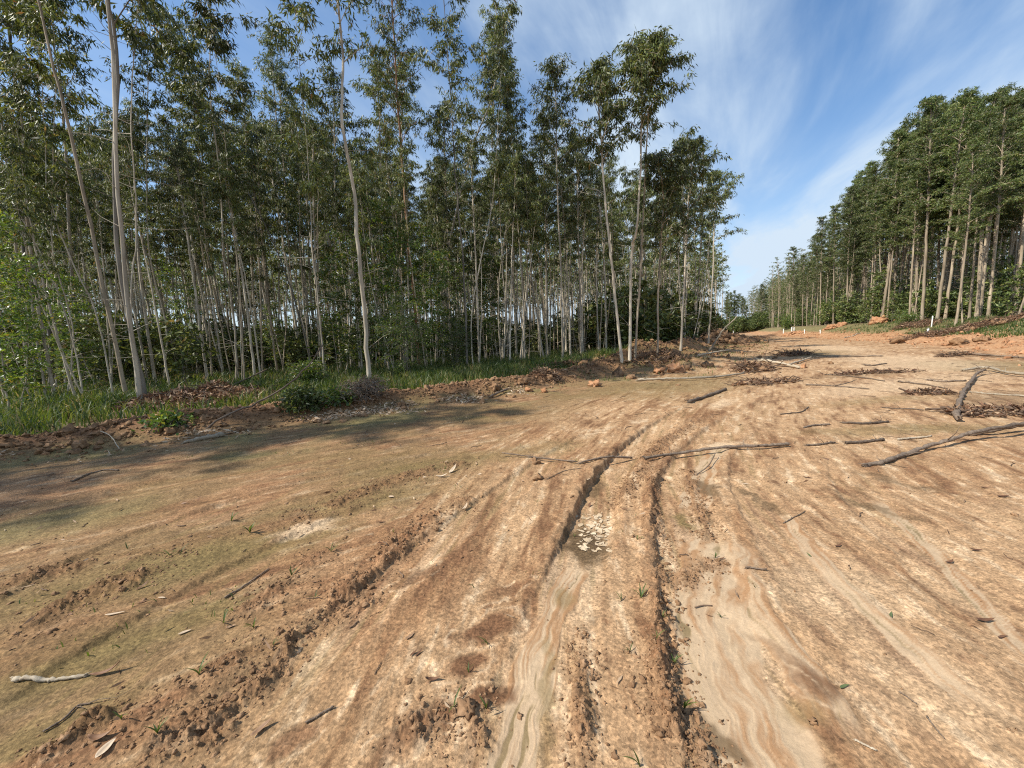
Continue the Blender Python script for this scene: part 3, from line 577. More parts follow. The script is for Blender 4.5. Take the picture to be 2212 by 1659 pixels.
# --- the trees of the left edge one by one: photo pixels of the stem from the foot up
FRONT = [
 # foot + further stem pixels, stem radius, height, crown from, limbs, limb length, bark, label
 ([(277, 868), (207, 553), (130, 235), (57, 0)], 0.052, 19, .60, 30, 1.8, M_BARKR, 'pale leaning gum tree just left of the twin-stemmed pair at the grass edge'),
 ([(303, 883), (281, 520), (222, 0)], 0.052, 20, .52, 34, 2.0, M_BARK, 'stoutest pale gum trunk rising straight from the grass edge with a lighter left side'),
 ([(315, 878), (264, 525), (228, 93), (212, -60)], 0.055, 19, .5, 30, 1.9, M_BARKD, 'darker grey gum stem pressed against the right side of the stoutest pale trunk'),
 ([(296, 870), (287, 650), (280, 467), (277, 267), (283, 0)], 0.021, 16, .58, 18, 1.2, M_BARK, 'slim whitish gum stem standing between the two thick trunks at the grass edge'),
 ([(245, 863), (200, 690), (155, 553), (110, 420), (60, 290)], 0.024, 15, .42, 20, 1.3, M_BARK, 'thin pale gum stem leaning left beside the pale leaning trunk'),
 ([(110, 846), (100, 720), (60, 560), (50, 280), (20, 0)], 0.080, 19, .40, 34, 2.2, M_BARKD, 'thick grey gum trunk half hidden by bright leaves near the left end of the forest'),
 ([(147, 866), (135, 700), (123, 553), (112, 400)], 0.021, 14, .35, 18, 1.2, M_BARK, 'thin white-barked stem in front of the thick grey trunk near the left end'),
 ([(353, 830), (345, 700), (333, 553), (322, 350), (318, 160)], 0.031, 18, .52, 24, 1.5, M_BARK, 'slender upright gum tree next right of the twin-stemmed pair, behind the dead leaf heap'),
 ([(500, 816), (470, 660), (453, 553), (440, 430)], 0.029, 17, .50, 22, 1.4, M_BARKR, 'left stem of three pale trunks standing together behind the dead leaf heap'),
 ([(512, 833), (500, 690), (488, 553), (467, 400), (449, 200), (443, 20)], 0.036, 20, .55, 26, 1.6, M_BARK, 'tall white middle trunk of the three behind the dead leaf heap'),
 ([(523, 833), (518, 690), (510, 553), (500, 430)], 0.019, 14, .45, 16, 1.1, M_BARK, 'thinnest right stem of three pale trunks behind the dead leaf heap'),
 ([(678, 810), (650, 686), (600, 553), (560, 455), (490, 350), (440, 270)], 0.036, 17, .58, 26, 1.5, M_BARKD, 'grey gum tree leaning steeply to the left above the leaning dead pole'),
 ([(702, 833), (692, 690), (683, 553), (676, 430)], 0.023, 16, .40, 20, 1.3, M_BARK, 'thin pale stem just right of the steeply leaning grey tree'),
 ([(799, 833), (787, 690), (777, 533), (764, 417), (750, 283), (737, 117), (725, -40)], 0.076, 20, .48, 36, 1.9, M_BARK, 'tall cream-barked gum tree standing alone at the grass edge right of the dark shrub'),
 ([(905, 798), (895, 640), (884, 550), (870, 400), (860, 233), (849, 0)], 0.078, 21, .50, 36, 2.0, M_BARKRED, 'reddish-brown barked gum trunk wrapped in leafy shoots'),
 ([(942, 786), (946, 686), (964, 550), (1018, 325), (1057, 227), (1076, 117), (1070, 0)], 0.067, 21, .45, 36, 1.9, M_BARK, 'gum tree bending to the right whose top curves back up'),
 ([(1009, 800), (1006, 690), (1000, 560), (985, 380)], 0.056, 18, .42, 28, 1.7, M_BARKD, 'grey double-looking trunk between the bending tree and the dense stems'),
 ([(1022, 798), (1018, 690), (1040, 560), (1065, 430)], 0.033, 17, .45, 22, 1.4, M_BARK, 'slim pale stem leaning right in front of the dense stems'),
 ([(1134, 783), (1130, 653), (1120, 500), (1105, 300)], 0.041, -168, .6, 20, 1.3, M_BARK, 'slim gum tree with a small round top standing clear before the dense stems'),
 ([(1142, 780), (1146, 660), (1150, 520)], 0.033, -330, .5, 18, 1.2, M_BARKR, 'short straight stem beside the slim tree at the start of the dense stems'),
 ([(1344, 780), (1319, 553), (1304, 400), (1290, 200)], 0.056, -150, .66, 26, 1.55, M_BARK, 'tall gum tree with a ragged drooping top next to the tallest pair'),
 ([(1360, 778), (1368, 553), (1372, 480), (1385, 200)], 0.061, -88, .72, 28, 1.6, M_BARK, 'left trunk of the tallest close pair with a round drooping top at the road bend'),
 ([(1371, 776), (1380, 640), (1388, 500), (1396, 233)], 0.048, -105, .74, 22, 1.5, M_BARKR, 'right trunk of the tallest close pair at the road bend'),
 ([(1215, 782), (1212, 600), (1204, 400), (1200, 200)], 0.050, -135, .58, 30, 1.7, M_BARK, 'gum tree with a pointed drooping crown left of the tallest pair'),
 ([(385, 806), (372, 560), (352, 250)], 0.045, 15.5, 0.50, 30, 1.95, M_BARK, 'tall slim gum tree rising behind the right side of the dead leaf heap'),
 ([(428, 797), (415, 560), (398, 260)], 0.051, -20, 0.53, 30, 1.95, M_BARKR, 'tall slim gum tree left of the three pale trunks'),
 ([(560, 800), (545, 560), (530, 270)], 0.057, 18.3, 0.56, 30, 1.95, M_BARK, 'tall slim gum tree right of the three pale trunks'),
 ([(602, 792), (600, 560), (596, 260)], 0.063, -60, 0.59, 30, 1.95, M_BARK, 'tall slim gum tree crossing behind the steeply leaning grey tree'),
 ([(640, 797), (628, 560), (612, 260)], 0.045, 17.6, 0.50, 30, 1.95, M_BARKR, 'tall thin gum tree whose foot stands left of the steeply leaning tree'),
 ([(735, 800), (728, 560), (722, 270)], 0.051, 15.5, 0.53, 30, 1.95, M_BARK, 'tall slim gum tree rising just left of the lone cream trunk'),
 ([(832, 795), (824, 560), (818, 270)], 0.057, 16.9, 0.56, 30, 1.95, M_BARK, 'tall slim gum tree right of the lone cream trunk'),
 ([(866, 788), (866, 560), (868, 250)], 0.063, 18.3, 0.59, 30, 1.95, M_BARKR, 'tall slim gum tree close behind the reddish trunk'),
 ([(1050, 778), (1056, 560), (1066, 250)], 0.045, -40, 0.50, 30, 1.95, M_BARK, 'tall thin gum tree behind the slim leaning stem'),
 ([(1085, 776), (1088, 560), (1094, 300)], 0.051, -110, 0.53, 30, 1.95, M_BARK, 'tall thin gum tree left of the small round-topped tree'),
 ([(975, 782), (968, 560), (958, 270)], 0.057, 15.5, 0.56, 30, 1.95, M_BARKR, 'tall slim gum tree behind the bending tree'),
 ([(180, 838), (160, 560), (128, 200)], 0.063, 16.9, 0.59, 30, 1.95, M_BARK, 'tall slim gum tree seen behind the leaning pale trunk at left'),
 ([(60, 850), (38, 560), (10, 200)], 0.045, 18.3, 0.50, 30, 1.95, M_BARK, 'tall slim gum tree behind the bright young trees at the left border'),
 ([(475, 802), (460, 560), (436, 250)], 0.051, 16.2, 0.53, 30, 1.95, M_BARKR, 'tall thin gum tree just left of the three pale trunks'),
 ([(1180, 775), (1180, 560), (1176, 330)], 0.057, -250, 0.56, 30, 1.95, M_BARK, 'thin gum tree left of the pointed drooping crown'),
 ([(1255, 772), (1250, 560), (1246, 350)], 0.063, -290, 0.59, 30, 1.95, M_BARK, 'thin gum tree right of the pointed drooping crown'),
 ([(1420, 768), (1428, 600), (1434, 450)], 0.045, -330, 0.50, 30, 1.95, M_BARKR, 'thin gum tree right of the tallest pair'),
 ([(1470, 757), (1478, 600), (1488, 430)], 0.051, -300, 0.53, 30, 1.95, M_BARK, 'gum tree with a narrow pointed top near the end of the left forest'),
 ([(1530, 745), (1538, 620), (1546, 480)], 0.057, -365, 0.56, 30, 1.95, M_BARK, 'gum tree with a one-sided crown close to the last trunks of the left forest'),
]
for i, (px, r0, H, z0, nb, bl, bark, label) in enumerate(FRONT):
    g = np.random.RandomState(500+i); f = on_ground(*px[0]); zf = f[2]
    if H < 0: H = at_y(px[-1][0], -H, f[1])[2]-f[2]
    Y = f[1]; pts = [np.array([0, 0, -.15])]+[at_y(u, v, Y+.02*k)-f for k, (u, v) in enumerate(px[1:])]
    pts = [np.array([p[0], p[1]+.15*g.randn()*(j > 0), p[2]]) for j, p in enumerate(pts)]
    mw, mc = tree_meshes('front', g, H, [(pts, r0, 1.0)], z0, .985, int(nb*1.05), bl*1.1, 9, 23, .20, .046, bark, M_LEAF, dead=10, sparse_low=.25)
    place_tree('gum_tree', mw, mc, (f[0], f[1], zf), 0, 1, label, group='gum trees along the left forest edge')

# --- planted rows behind the edge
rng = np.random.RandomState(11)
gx, gy = np.meshgrid(np.arange(-44, 74, 2.35), np.arange(-10, 126, 2.35)); gx = gx.ravel()+rng.uniform(-.75, .75, gx.size); gy = gy.ravel()+rng.uniform(-.75, .75, gy.size)
ca_, sa_ = math.cos(.5), math.sin(.5); wx_, wy_ = gx*ca_-gy*sa_, gx*sa_+gy*ca_
def vis(x, y, zz=1.0, m=40):
    d = np.stack([x, y, np.full_like(x, zz)], -1)-CAM; f = d@_F; return (f > 1) & (np.abs(d@_R/np.maximum(f, .1)*FPX) < PW/2+m)
ok = polyd(wx_, wy_, EDGE)[0]; dist = np.hypot(wx_, wy_)
sel = (ok > .9) & (dist < 104) & (wy_ > 1)
px_, py_, pe = wx_[sel], wy_[sel], ok[sel]
# keep the near strip at the left open: the single trees above stand there
keep = ~((px_ < 1) & (pe < 3.0) & (px_ > -14)); px_, py_, pe = px_[keep], py_[keep], pe[keep]
v = vis(px_, py_); order = np.argsort(np.hypot(px_, py_)+np.minimum(pe, 12)*.8)
names_left = [(-99, 'thin pale gum stem in the shade behind the bright young leaves, far left'), (330, 'slim gum tree in the dim rows behind the dead leaf heap'), (700, 'slim gum tree in the dim rows behind the lone cream trunk'),
              (960, 'slim gum tree in the dim rows behind the bending tree'), (1130, 'pale gum stem crowded in the dense stand left of the tallest pair'), (1420, 'pale gum stem crowded at the far end of the left forest by the road bend')]
nthing = 0; far_left = []; proto = {}
SKY_L = ([-60, 0, 120, 300, 480, 640, 690, 760, 850, 950, 1100, 1160, 1250, 1340, 1430, 1490, 1560, 1600], [150, 180, 230, 240, 260, 225, 240, 290, 260, 320, 320, 275, 330, 315, 380, 305, 365, 455])
SKY_R = ([1570, 1640, 1740, 1830, 1880, 1950, 2020, 2080, 2140, 2212, 2300], [625, 600, 515, 405, 300, 255, 160, 235, 160, 165, 150])
def top_scale(x, y, z, tab, jit, H, lo, hi):
    """how much to scale a tree of height H standing at (x, y, z) so that its top reaches the forest's skyline"""
    d = np.array([x, y, z])-CAM; u = PW/2+FPX*(d@_R)/(d@_F); v_ = np.interp(u, *tab)+jit
    return float(np.clip((at_y(u, v_, y)[2]-z)/H, lo, hi))
def mesh_h(me): return max(v.co.z for v in me.vertices)
OFFFRAME = []; HTS = {}
MARKS = [(-99, 'left border'), (110, 'thick grey trunk'), (245, 'leaning pale trunk'), (303, 'stoutest pale trunk'), (440, 'dead leaf heap'), (512, 'three pale trunks'), (678, 'steeply leaning tree'), (799, 'lone cream trunk'), (905, 'reddish trunk'), (942, 'bending tree'), (1015, 'grey double trunk'), (1134, 'round-topped slim tree'), (1215, 'pointed drooping crown'), (1344, 'tallest pair'), (1440, 'orange clods'), (1530, 'leaning broken branch'), (9999, 'road')]
def zone(x, y, e, kk):
    d = np.array([x, y, 1.0])-CAM; u = PW/2+FPX*(d@_R)/(d@_F); k = [j for j in range(len(MARKS)) if u >= MARKS[j][0]][-1]
    multi = kk in (('g', 1), ('g', 3), ('g', 5), ('t', 1), ('t', 2), ('t', 3), ('t', 4), ('t', 6)); k = min(k, len(MARKS)-2)
    return ('forked' if multi else 'single')+' '+('gum' if kk[0] == 'g' else 'slender gum')+(' in the front rows' if e < 7 else ' far back in the shade' if e > 16 else ' in the middle rows')+' between '+MARKS[k][1]+' and '+MARKS[k+1][1]
for i in order:
    x, y, e = px_[i], py_[i], pe[i]
    if not v[i]:
        if dist[sel][keep][i] < 30 and e < 9 and x < 0: OFFFRAME.append((x, y))
        continue
    if nthing >= 195: far_left.append((x, y)); continue
    kind = 'g' if rng.rand() < (.45 if e > 4 else .22) else 't'
    kk = (kind, rng.randint(7)); sc = rng.uniform(.80, 1.06)*(.90 if x < -1 else .92+.22*float(sm(4, 14, x)))*(1+.20*float(sm(30, 60, math.hypot(x, y)))); rz = rng.rand()*6.28
    loc = (x, y, gz(x, y)); lab = zone(x, y, e, kk); mh = mesh_h((GUM if kind == 'g' else THIN)[kk[1]][1]) if kk not in HTS else HTS[kk]; HTS[kk] = mh; sc = top_scale(x, y, loc[2], SKY_L, rng.choice([rng.uniform(-25, 60), rng.uniform(40, 190)]), mh, .62, 1.45); grp = 'left forest: '+lab
    if kk not in proto:
        mw, mc = (GUM if kind == 'g' else THIN)[kk[1]]; proto[kk] = place_tree('gum_tree', mw, mc, loc, rz, sc, lab, group=grp)
    else: copy_tree(proto[kk], loc, rz, sc, lab, grp)
    nthing += 1
# trees beyond the left border of the picture: what shades the near ground
for x, y in [(-14.6, 2.2), (-16.6, -.4), (-16.8, 2.4), (-13.7, 4.4), (-18.4, 1.4), (-14.9, 3.6)]:
    kk = ('g' if x > -16 or x < -18 else 't', rng.randint(7)); 
    if kk in proto: copy_tree(proto[kk], (x, y, gz(x, y)), rng.rand()*6.28, rng.uniform(1.0, 1.2), 'gum tree at the forest edge beyond the left border', 'gum trees beyond the left border')

# --- right forest
rng = np.random.RandomState(21); nright = 0; far_right = []
cand = []
acc = 0
for i in range(len(TOE)-1):
    a, b = TOE[i], TOE[i+1]; l = math.hypot(*(b-a)); d = (b-a)/l; nr = np.array([d[1], -d[0]])
    stp = 2.1 if b[1] < 60 else 3.2
    for s in np.arange(0, l, stp):
        for q in range(12):
            o_ = 7.3+q*2.4+rng.uniform(-.9, .9)+(0 if q else .5*rng.randn())
            p = a+d*(s+rng.uniform(-.8, .8))+nr*o_; cand.append((p[0], p[1], o_))
cand = np.array(cand); vv = vis(cand[:, 0], cand[:, 1], 2.0, 60) & (cand[:, 1] > 3) & (np.hypot(cand[:, 0], cand[:, 1]) < 240)
cand = cand[vv]; od = np.argsort(np.hypot(cand[:, 0], cand[:, 1])*.55+cand[:, 2]*2.2)
def zone_r(x, y):
    d = np.array([x, y, 2.0])-CAM; u = PW/2+FPX*(d@_R)/(d@_F)
    return ('gum tree of the right forest at the far road end' if u < 1730 else 'gum tree of the right forest left of the orange earth heaps' if u < 1800 else 'gum tree of the right forest behind the orange earth heaps' if u < 1930 else 'gum tree of the right forest above the white post' if u < 2070 else 'gum tree of the right forest behind the brush windrow')
protor = {}; HTSR = {}
for i in od:
    x, y, o_ = cand[i]
    if nright >= 80: far_right.append((x, y)); continue
    k = rng.randint(6); sc = rng.uniform(.84, 1.12)*(.68+.50*float(sm(17, 32, y))-.22*float(sm(50, 85, y))); lab = ('front-row ' if o_ < 9 else 'second-row ' if o_ < 12 else 'deeper ')+('twin-stemmed ' if k in (1, 4) else '')+zone_r(x, y); grp = 'right forest: '+lab
    loc = (x, y, gz(x, y)-.05); mh = mesh_h(DENSE[k][1]) if k not in HTSR else HTSR[k]; HTSR[k] = mh; sc = top_scale(x, y, loc[2], SKY_R, rng.choice([rng.uniform(-18, 30), rng.uniform(10, 130)]), mh, .55, 1.4)
    if k not in protor: protor[k] = place_tree('gum_tree', *DENSE[k], loc, rng.rand()*6.28, sc, lab, group=grp)
    else: copy_tree(protor[k], loc, rng.rand()*6.28, sc, lab, grp)
    nright += 1

# --- the distant trees that close the gap at the end of the road
for i in range(44):
    x = 76+(i % 22)*2.1+rng.uniform(-.9, .9); y = 148+rng.uniform(-8, 8)-(i % 22)*.8+(i//22)*9; k = rng.randint(6)
    copy_tree(protor[k], (x, y, gz(x, y)), rng.rand()*6.28, top_scale(x, y, 1.5, ([1500, 1580, 1640, 1700, 1760], [640, 625, 612, 600, 590]), rng.uniform(-8, 22), mesh_h(DENSE[k][1]), .6, 1.5), 'distant gum tree closing the gap between both forests at the road end', 'distant gum trees closing the road end')

# --- the depth of both forests as one mass
def wood_mass(name, pts, seed, bark, leafm, H, z0, dense, label):
    g = np.random.RandomState(seed); protos = []
    for k in range(4):
        wood, lf = MB(), MB(); Q, R = stem(wood, lean(g, H, .35, .8), .09, H, g, 4)
        crown_on(wood, lf, Q, R, g, z0, .98, 26 if dense else 18, 2.0 if dense else 1.5, 3, 8, .34, .11, hang=.5, elev=(15, 50), prof='open')
        protos.append((wood.arrays(), lf.arrays()))
    mb = MB()
    for x, y in pts:
        w, l = protos[g.randint(4)]; c, s = math.cos(g.rand()*6.28), 0; a = g.rand()*6.28; sc = g.uniform(.85, 1.1)
        M = np.array([[math.cos(a), -math.sin(a), 0], [math.sin(a), math.cos(a), 0], [0, 0, 1]])*sc; z = gz(x, y)
        for mi, arr in ((0, w), (1, l)):
            mb.add(arr[0]@M.T+np.array([x, y, z]), arr[1], arr[2], arr[3], mi)
    o = mb.build(name, [bark, leafm]); o['kind'] = 'stuff'; o['label'] = label; o['category'] = 'forest'; return o
fl = np.array(far_left)
if len(fl): wood_mass('deep_left_forest', fl[:760], 31, M_BARK, M_LEAF, 15, .52, False, 'deep shaded mass of gum trees behind the rows of the left forest')
fr = np.array(far_right)
if len(fr): wood_mass('deep_right_forest', fr[:420], 32, M_BARKR, M_LEAFR, 17, .25, True, 'deep mass of gum trees behind the front trunks of the right forest')
print('TREES', nthing, nright, len(far_left), len(far_right), len(OFFFRAME))

# ------------------------------------------------------------------ undergrowth and grass
rng = np.random.RandomState(41)
def shrub_arrays(g, H, n_st, spread, LL, LW, ntw, nlf):
    wood, lf = MB(), MB()
    for q in range(n_st):
        a = g.rand()*6.28; t = g.uniform(.1, .45)*spread; h = H*g.uniform(.6, 1)
        P = [np.array([.1*g.randn(), .1*g.randn(), -.05]), np.array([math.cos(a)*t*.4, math.sin(a)*t*.4, h*.5]), np.array([math.cos(a)*t, math.sin(a)*t, h])]
        Q = catmull(P, 4); R = np.linspace(.016, .004, len(Q)); tube(wood, Q, R, 4, cap=False, rnd=1)
        crown_on(wood, lf, Q, R, g, .15, 1.0, 9, .55*spread, ntw, nlf, LL, LW, hang=.3, elev=(5, 40), prof='round')
    return wood, lf
def scatter_mass(name, pts, protos, mats, label, cat, smin=.7, smax=1.3):
    mb = MB(); g = np.random.RandomState(len(pts)); zs = terrain(pts[:, 0], pts[:, 1])
    arr = [(w.arrays(), l.arrays()) for w, l in protos]
    for (x, y), z in zip(pts, zs):
        w, l = arr[g.randint(len(arr))]; a = g.rand()*6.28; sc = g.uniform(smin, smax)
        M = np.array([[math.cos(a), -math.sin(a), 0], [math.sin(a), math.cos(a), 0], [0, 0, 1]])*sc
        for mi, ar in ((0, w), (1, l)): mb.add(ar[0]@M.T+np.array([x, y, z]), ar[1], ar[2], ar[3], mi)
    o = mb.build(name, mats); o['kind'] = 'stuff'; o['label'] = label; o['category'] = cat; return o
# dim leafy understorey between the trunks
n = 6000; x = rng.uniform(-50, 60, n); y = rng.uniform(2, 95, n); e = polyd(x, y, EDGE)[0]
m = (e > 5) & (np.hypot(x, y) < 85) & vis(x, y, 1.0, 60) & (rng.rand(n) < np.where(e < 12, .12, .8)); P = np.stack([x, y], 1)[m]
P = P[np.argsort(np.hypot(*P.T)+rng.rand(len(P))*60)][:420]
scatter_mass('left_undergrowth', P, [shrub_arrays(np.random.RandomState(60+k), 1.4+.75*k, 3, 1.4, .24, .09, 3, 8) for k in range(4)], [M_BARKD, M_LEAF], 'dim leafy undergrowth between the trunks of the left forest', 'undergrowth', .7, 1.5)
for nm_, x0, x1, y0, y1, cnt, lb in (('far_undergrowth', 70, 128, 132, 152, 260, 'dark green undergrowth closing the end of the road'), ('corner_undergrowth', 8, 44, 26, 84, 300, 'shaded undergrowth among the last trunks of the left forest')):
    x = rng.uniform(x0, x1, 3000); y = rng.uniform(y0, y1, 3000); e = polyd(x, y, EDGE)[0]
    m = vis(x, y, 1.0, 30) & ((e > 1.5) & (e < 14) if nm_[0] == 'c' else e < -15); P = np.stack([x, y], 1)[m][:cnt]
    scatter_mass(nm_, P, [shrub_arrays(np.random.RandomState(80+k), 2.6+1.0*k, 4, 2.0, .34, .13, 3, 8) for k in range(3)], [M_BARKD, M_LEAFR if nm_[0] == 'f' else M_LEAF], lb, 'undergrowth', .8, 1.5)
n = 5000; x = rng.uniform(10, 120, n); y = rng.uniform(4, 160, n); td = -polyd(x, y, TOE)[0]
m = (td > 6.8) & (td < 24) & vis(x, y, 2.0, 60); P = np.stack([x, y], 1)[m]; P = P[np.argsort(np.hypot(*P.T)*.6+rng.rand(len(P))*30)][:420]
scatter_mass('right_undergrowth', P, [shrub_arrays(np.random.RandomState(70+k), 1.5+1.2*k, 5, 1.7, .24, .10, 3, 7) for k in range(4)], [M_BARKD, M_LEAFR], 'green undergrowth at the foot of the right forest', 'undergrowth', .7, 1.5)

def grass(name, x, y, hgt, wid, label, seed, lo=0.0, hi=1.0, flop=.5, m=M_GRASS):
    g = np.random.RandomState(seed); n = len(x); z = terrain(x, y); a = g.rand(n)*6.28; h = hgt*(.45+.75*g.rand(n)); w = wid*(.6+.8*g.rand(n))
    d = np.stack([np.cos(a), np.sin(a), np.zeros(n)], 1); b = g.rand(n)*6.28; s = np.stack([np.cos(b), np.sin(b), np.zeros(n)], 1)
    fl = flop*(.2+1.2*g.rand(n)); B = np.stack([x, y, z-.01], 1); up = np.array([0, 0, 1.0])
    hh, ff, ww = h[:, None], (fl*h)[:, None], w[:, None]
    m1 = B+up*hh*.55+d*ff*.3; tp = B+up*hh*(1-.35*fl[:, None])+d*ff
    V = np.stack([B-s*ww*.5, B+s*ww*.5, m1+s*ww*.42, m1-s*ww*.42, tp], 1).reshape(-1, 3); i = np.arange(n)[:, None]*5
    mb = MB(); mb.add(V, i+np.array([[0, 1, 2, 3]]), i+np.array([[3, 2, 4]]), np.repeat(np.clip(lo+(hi-lo)*(.38+.75*fbm(x*.9, y*.9, 3, 401)+.45*g.randn(n)*.6), 0, 1), 5))
    o = mb.build(name, m); o['kind'] = 'stuff'; o['label'] = label; o['category'] = 'grass'; return o
# the verge: from the berm's back to the first trees and in among them
n = 620000; x = rng.uniform(-24, 14, n); y = rng.uniform(-1, 34, n); bd = polyd(x, y, BERM)[0]; e = polyd(x, y, EDGE)[0]
cl = fbm(x*.6, y*.6, 3, 201)+.5*fbm(x*2.2, y*2.2, 2, 203)
m = (bd > .35+.25*fbm(x*1.2, y*1.2, 2, 205)) & (e < 11) & (x < 7+.2*y) & vis(x, y, .2, 30) & (rng.rand(n) < np.clip(.42+cl*1.25, .03, 1)*np.where(e > 3, .55, 1.0)*sm(34, 10, np.hypot(x, y))*sm(3, -3, x-6)); x, y = x[m][:150000], y[m][:150000]
r_ = np.hypot(x, y)
hp_ = on_ground(440, 872); k_ = ((x-hp_[0])/1.9)**2+((y-hp_[1]+.3)/1.5)**2 > .8+.5*fbm(x*2, y*2, 2, 217); x, y = x[k_], y[k_]; r_ = np.hypot(x, y)
grass('verge_grass', x, y, .34*sm(.2, 1.4, polyd(x, y, BERM)[0])+.10, .011+.0009*r_, 'tall green grass between the scraped earth and the left forest', 5)
n = 200000; x = rng.uniform(-40, 40, n); y = rng.uniform(6, 60, n); e = polyd(x, y, EDGE)[0]; m = (e > 1.0) & (e < 30) & vis(x, y, .2, 30) & (rng.rand(n) < np.clip(.25+fbm(x*.4, y*.4, 3, 207), 0, 1)); x, y = x[m][:26000], y[m][:26000]
grass('forest_grass', x, y, .45, .03, 'shaded grass on the floor of the left forest', 6)
n = 260000; x = rng.uniform(14, 70, n); y = rng.uniform(2, 70, n); td = -polyd(x, y, TOE)[0]; m = (td > 2.3+1.2*fbm(x*.4, y*.4, 3, 175)) & (td < 6.6) & vis(x, y, 1.5, 40) & (rng.rand(n) < np.clip(.75+fbm(x*.35, y*.35, 3, 209)*1.6+.5*(x > 22)*(y < 32), 0, 1)*sm(60, 25, y)); x, y = x[m][:70000], y[m][:70000]
grass('bank_grass', x, y, .26, .035, 'bright low grass along the top of the right bank', 7, .1, .75)
# weeds starting in the open ground
n = 60000; x = rng.uniform(-9, 9, n); y = rng.uniform(1.4, 20, n); q = fbm(x*.8, y*.8, 4, 211)+.6*fbm(x*3.1, y*3.1, 3, 213); rd = polyd(x, y, ROAD)[0]; bd = polyd(x, y, BERM)[0]
m = (q > .42) & (bd < -.2) & vis(x, y, 0, 20) & (rng.rand(n) < np.where(rd > .4, .8, .12)); x, y = x[m][:5200], y[m][:5200]
grass('sparse_weeds', x, y, .055, .006, 'tiny scattered weeds on the mossy open ground', 8, .2, .8, .8)
n = 60000; x = rng.uniform(2, 40, n); y = rng.uniform(12, 66, n); md = polyd(x, y, MOUND)[0]; q = fbm(x*.6+5, y*.6, 4, 163)+.4*fbm(x*2.4, y*2.4, 2, 215); m = (np.abs(md) < 4) & (q > .05) & vis(x, y, .3, 20); x, y = x[m][:9000], y[m][:9000]
grass('mound_grass', x, y, .14, .02, 'short grass patches on the pushed-up earth by the road bend', 9, .3, 1.0)

# ------------------------------------------------------------------ fallen branches, poles, twigs
def branch(name, px, r0, r1, mat, label, cat='branch', lift=None, stubs=2, seed=0, group=None, knob=.26, sides=9, flat=1.0, bits=0):
    g = np.random.RandomState(seed+900)
    P = []
    for k, (u, v) in enumerate(px):
        p = on_ground(u, v); P.append([p[0], p[1], p[2]+(lift[k] if lift else 0)])
    P = catmull(P, 9); n = len(P); t = np.linspace(0, 1, n); R = (r0+(r1-r0)*t)*(1+.10*g.randn(n))
    if lift is None: P[:, 2] = terrain(P[:, 0], P[:, 1])+R*.75+.004
    else: P[:, 2] += R*.75
    P += g.randn(n, 3)*np.array([1, 1, .5])*R[:, None]*.22
    o0 = P[0].copy(); mb = MB(); tube(mb, P-o0, R, sides, knob=knob, rng=g)
    for q in range(stubs):
        s = g.uniform(.08, .95); i = int(s*(n-1)); a = g.rand()*6.28; d = nrm(np.array([math.cos(a), math.sin(a), abs(g.randn())*.5])); l = g.uniform(.05, .22)*(1+6*R[i])
        tt = np.linspace(0, 1, 4)[:, None]; tube(mb, P[i]-o0+d*l*tt+g.randn(4, 3)*.1*l*tt, max(.0025, R[i]*.35)*(1-.75*tt[:, 0]), 4)
    for e_, sg in ((0, 1), (n-1, -1)):       # splintered ends
        dd = nrm(P[e_]-P[e_+sg])
        for q in range(5):
            off = g.randn(3)*R[e_]*.55; l = R[e_]*g.uniform(1.2, 4.0); tt = np.linspace(0, 1, 3)[:, None]; tube(mb, P[e_]-o0+off-dd*R[e_]+(dd+g.randn(3)*.12)*l*tt, R[e_]*.38*(1-.85*tt[:, 0]), 4, rnd=.6)
    for q in range(bits):                    # rootlets and torn bark at the far end
        a = g.rand()*6.28; d = nrm(np.array([math.cos(a), math.sin(a), abs(g.randn())*.8])); l = g.uniform(.15, .5); i = n-1-g.randint(3)
        tt = np.linspace(0, 1, 5)[:, None]; tube(mb, P[i]-o0+d*l*tt-np.array([0, 0, .3])*l*tt**2+g.randn(5, 3)*.06*l*tt, .012*(1-.8*tt[:, 0]), 4)
    if flat != 1.0:
        for a in mb.v: a[:, 2] = (a[:, 2]-0)*1.0
    o = mb.build(name, mat, smooth=True); o.location = o0; tagit(o, label, cat, group); return o
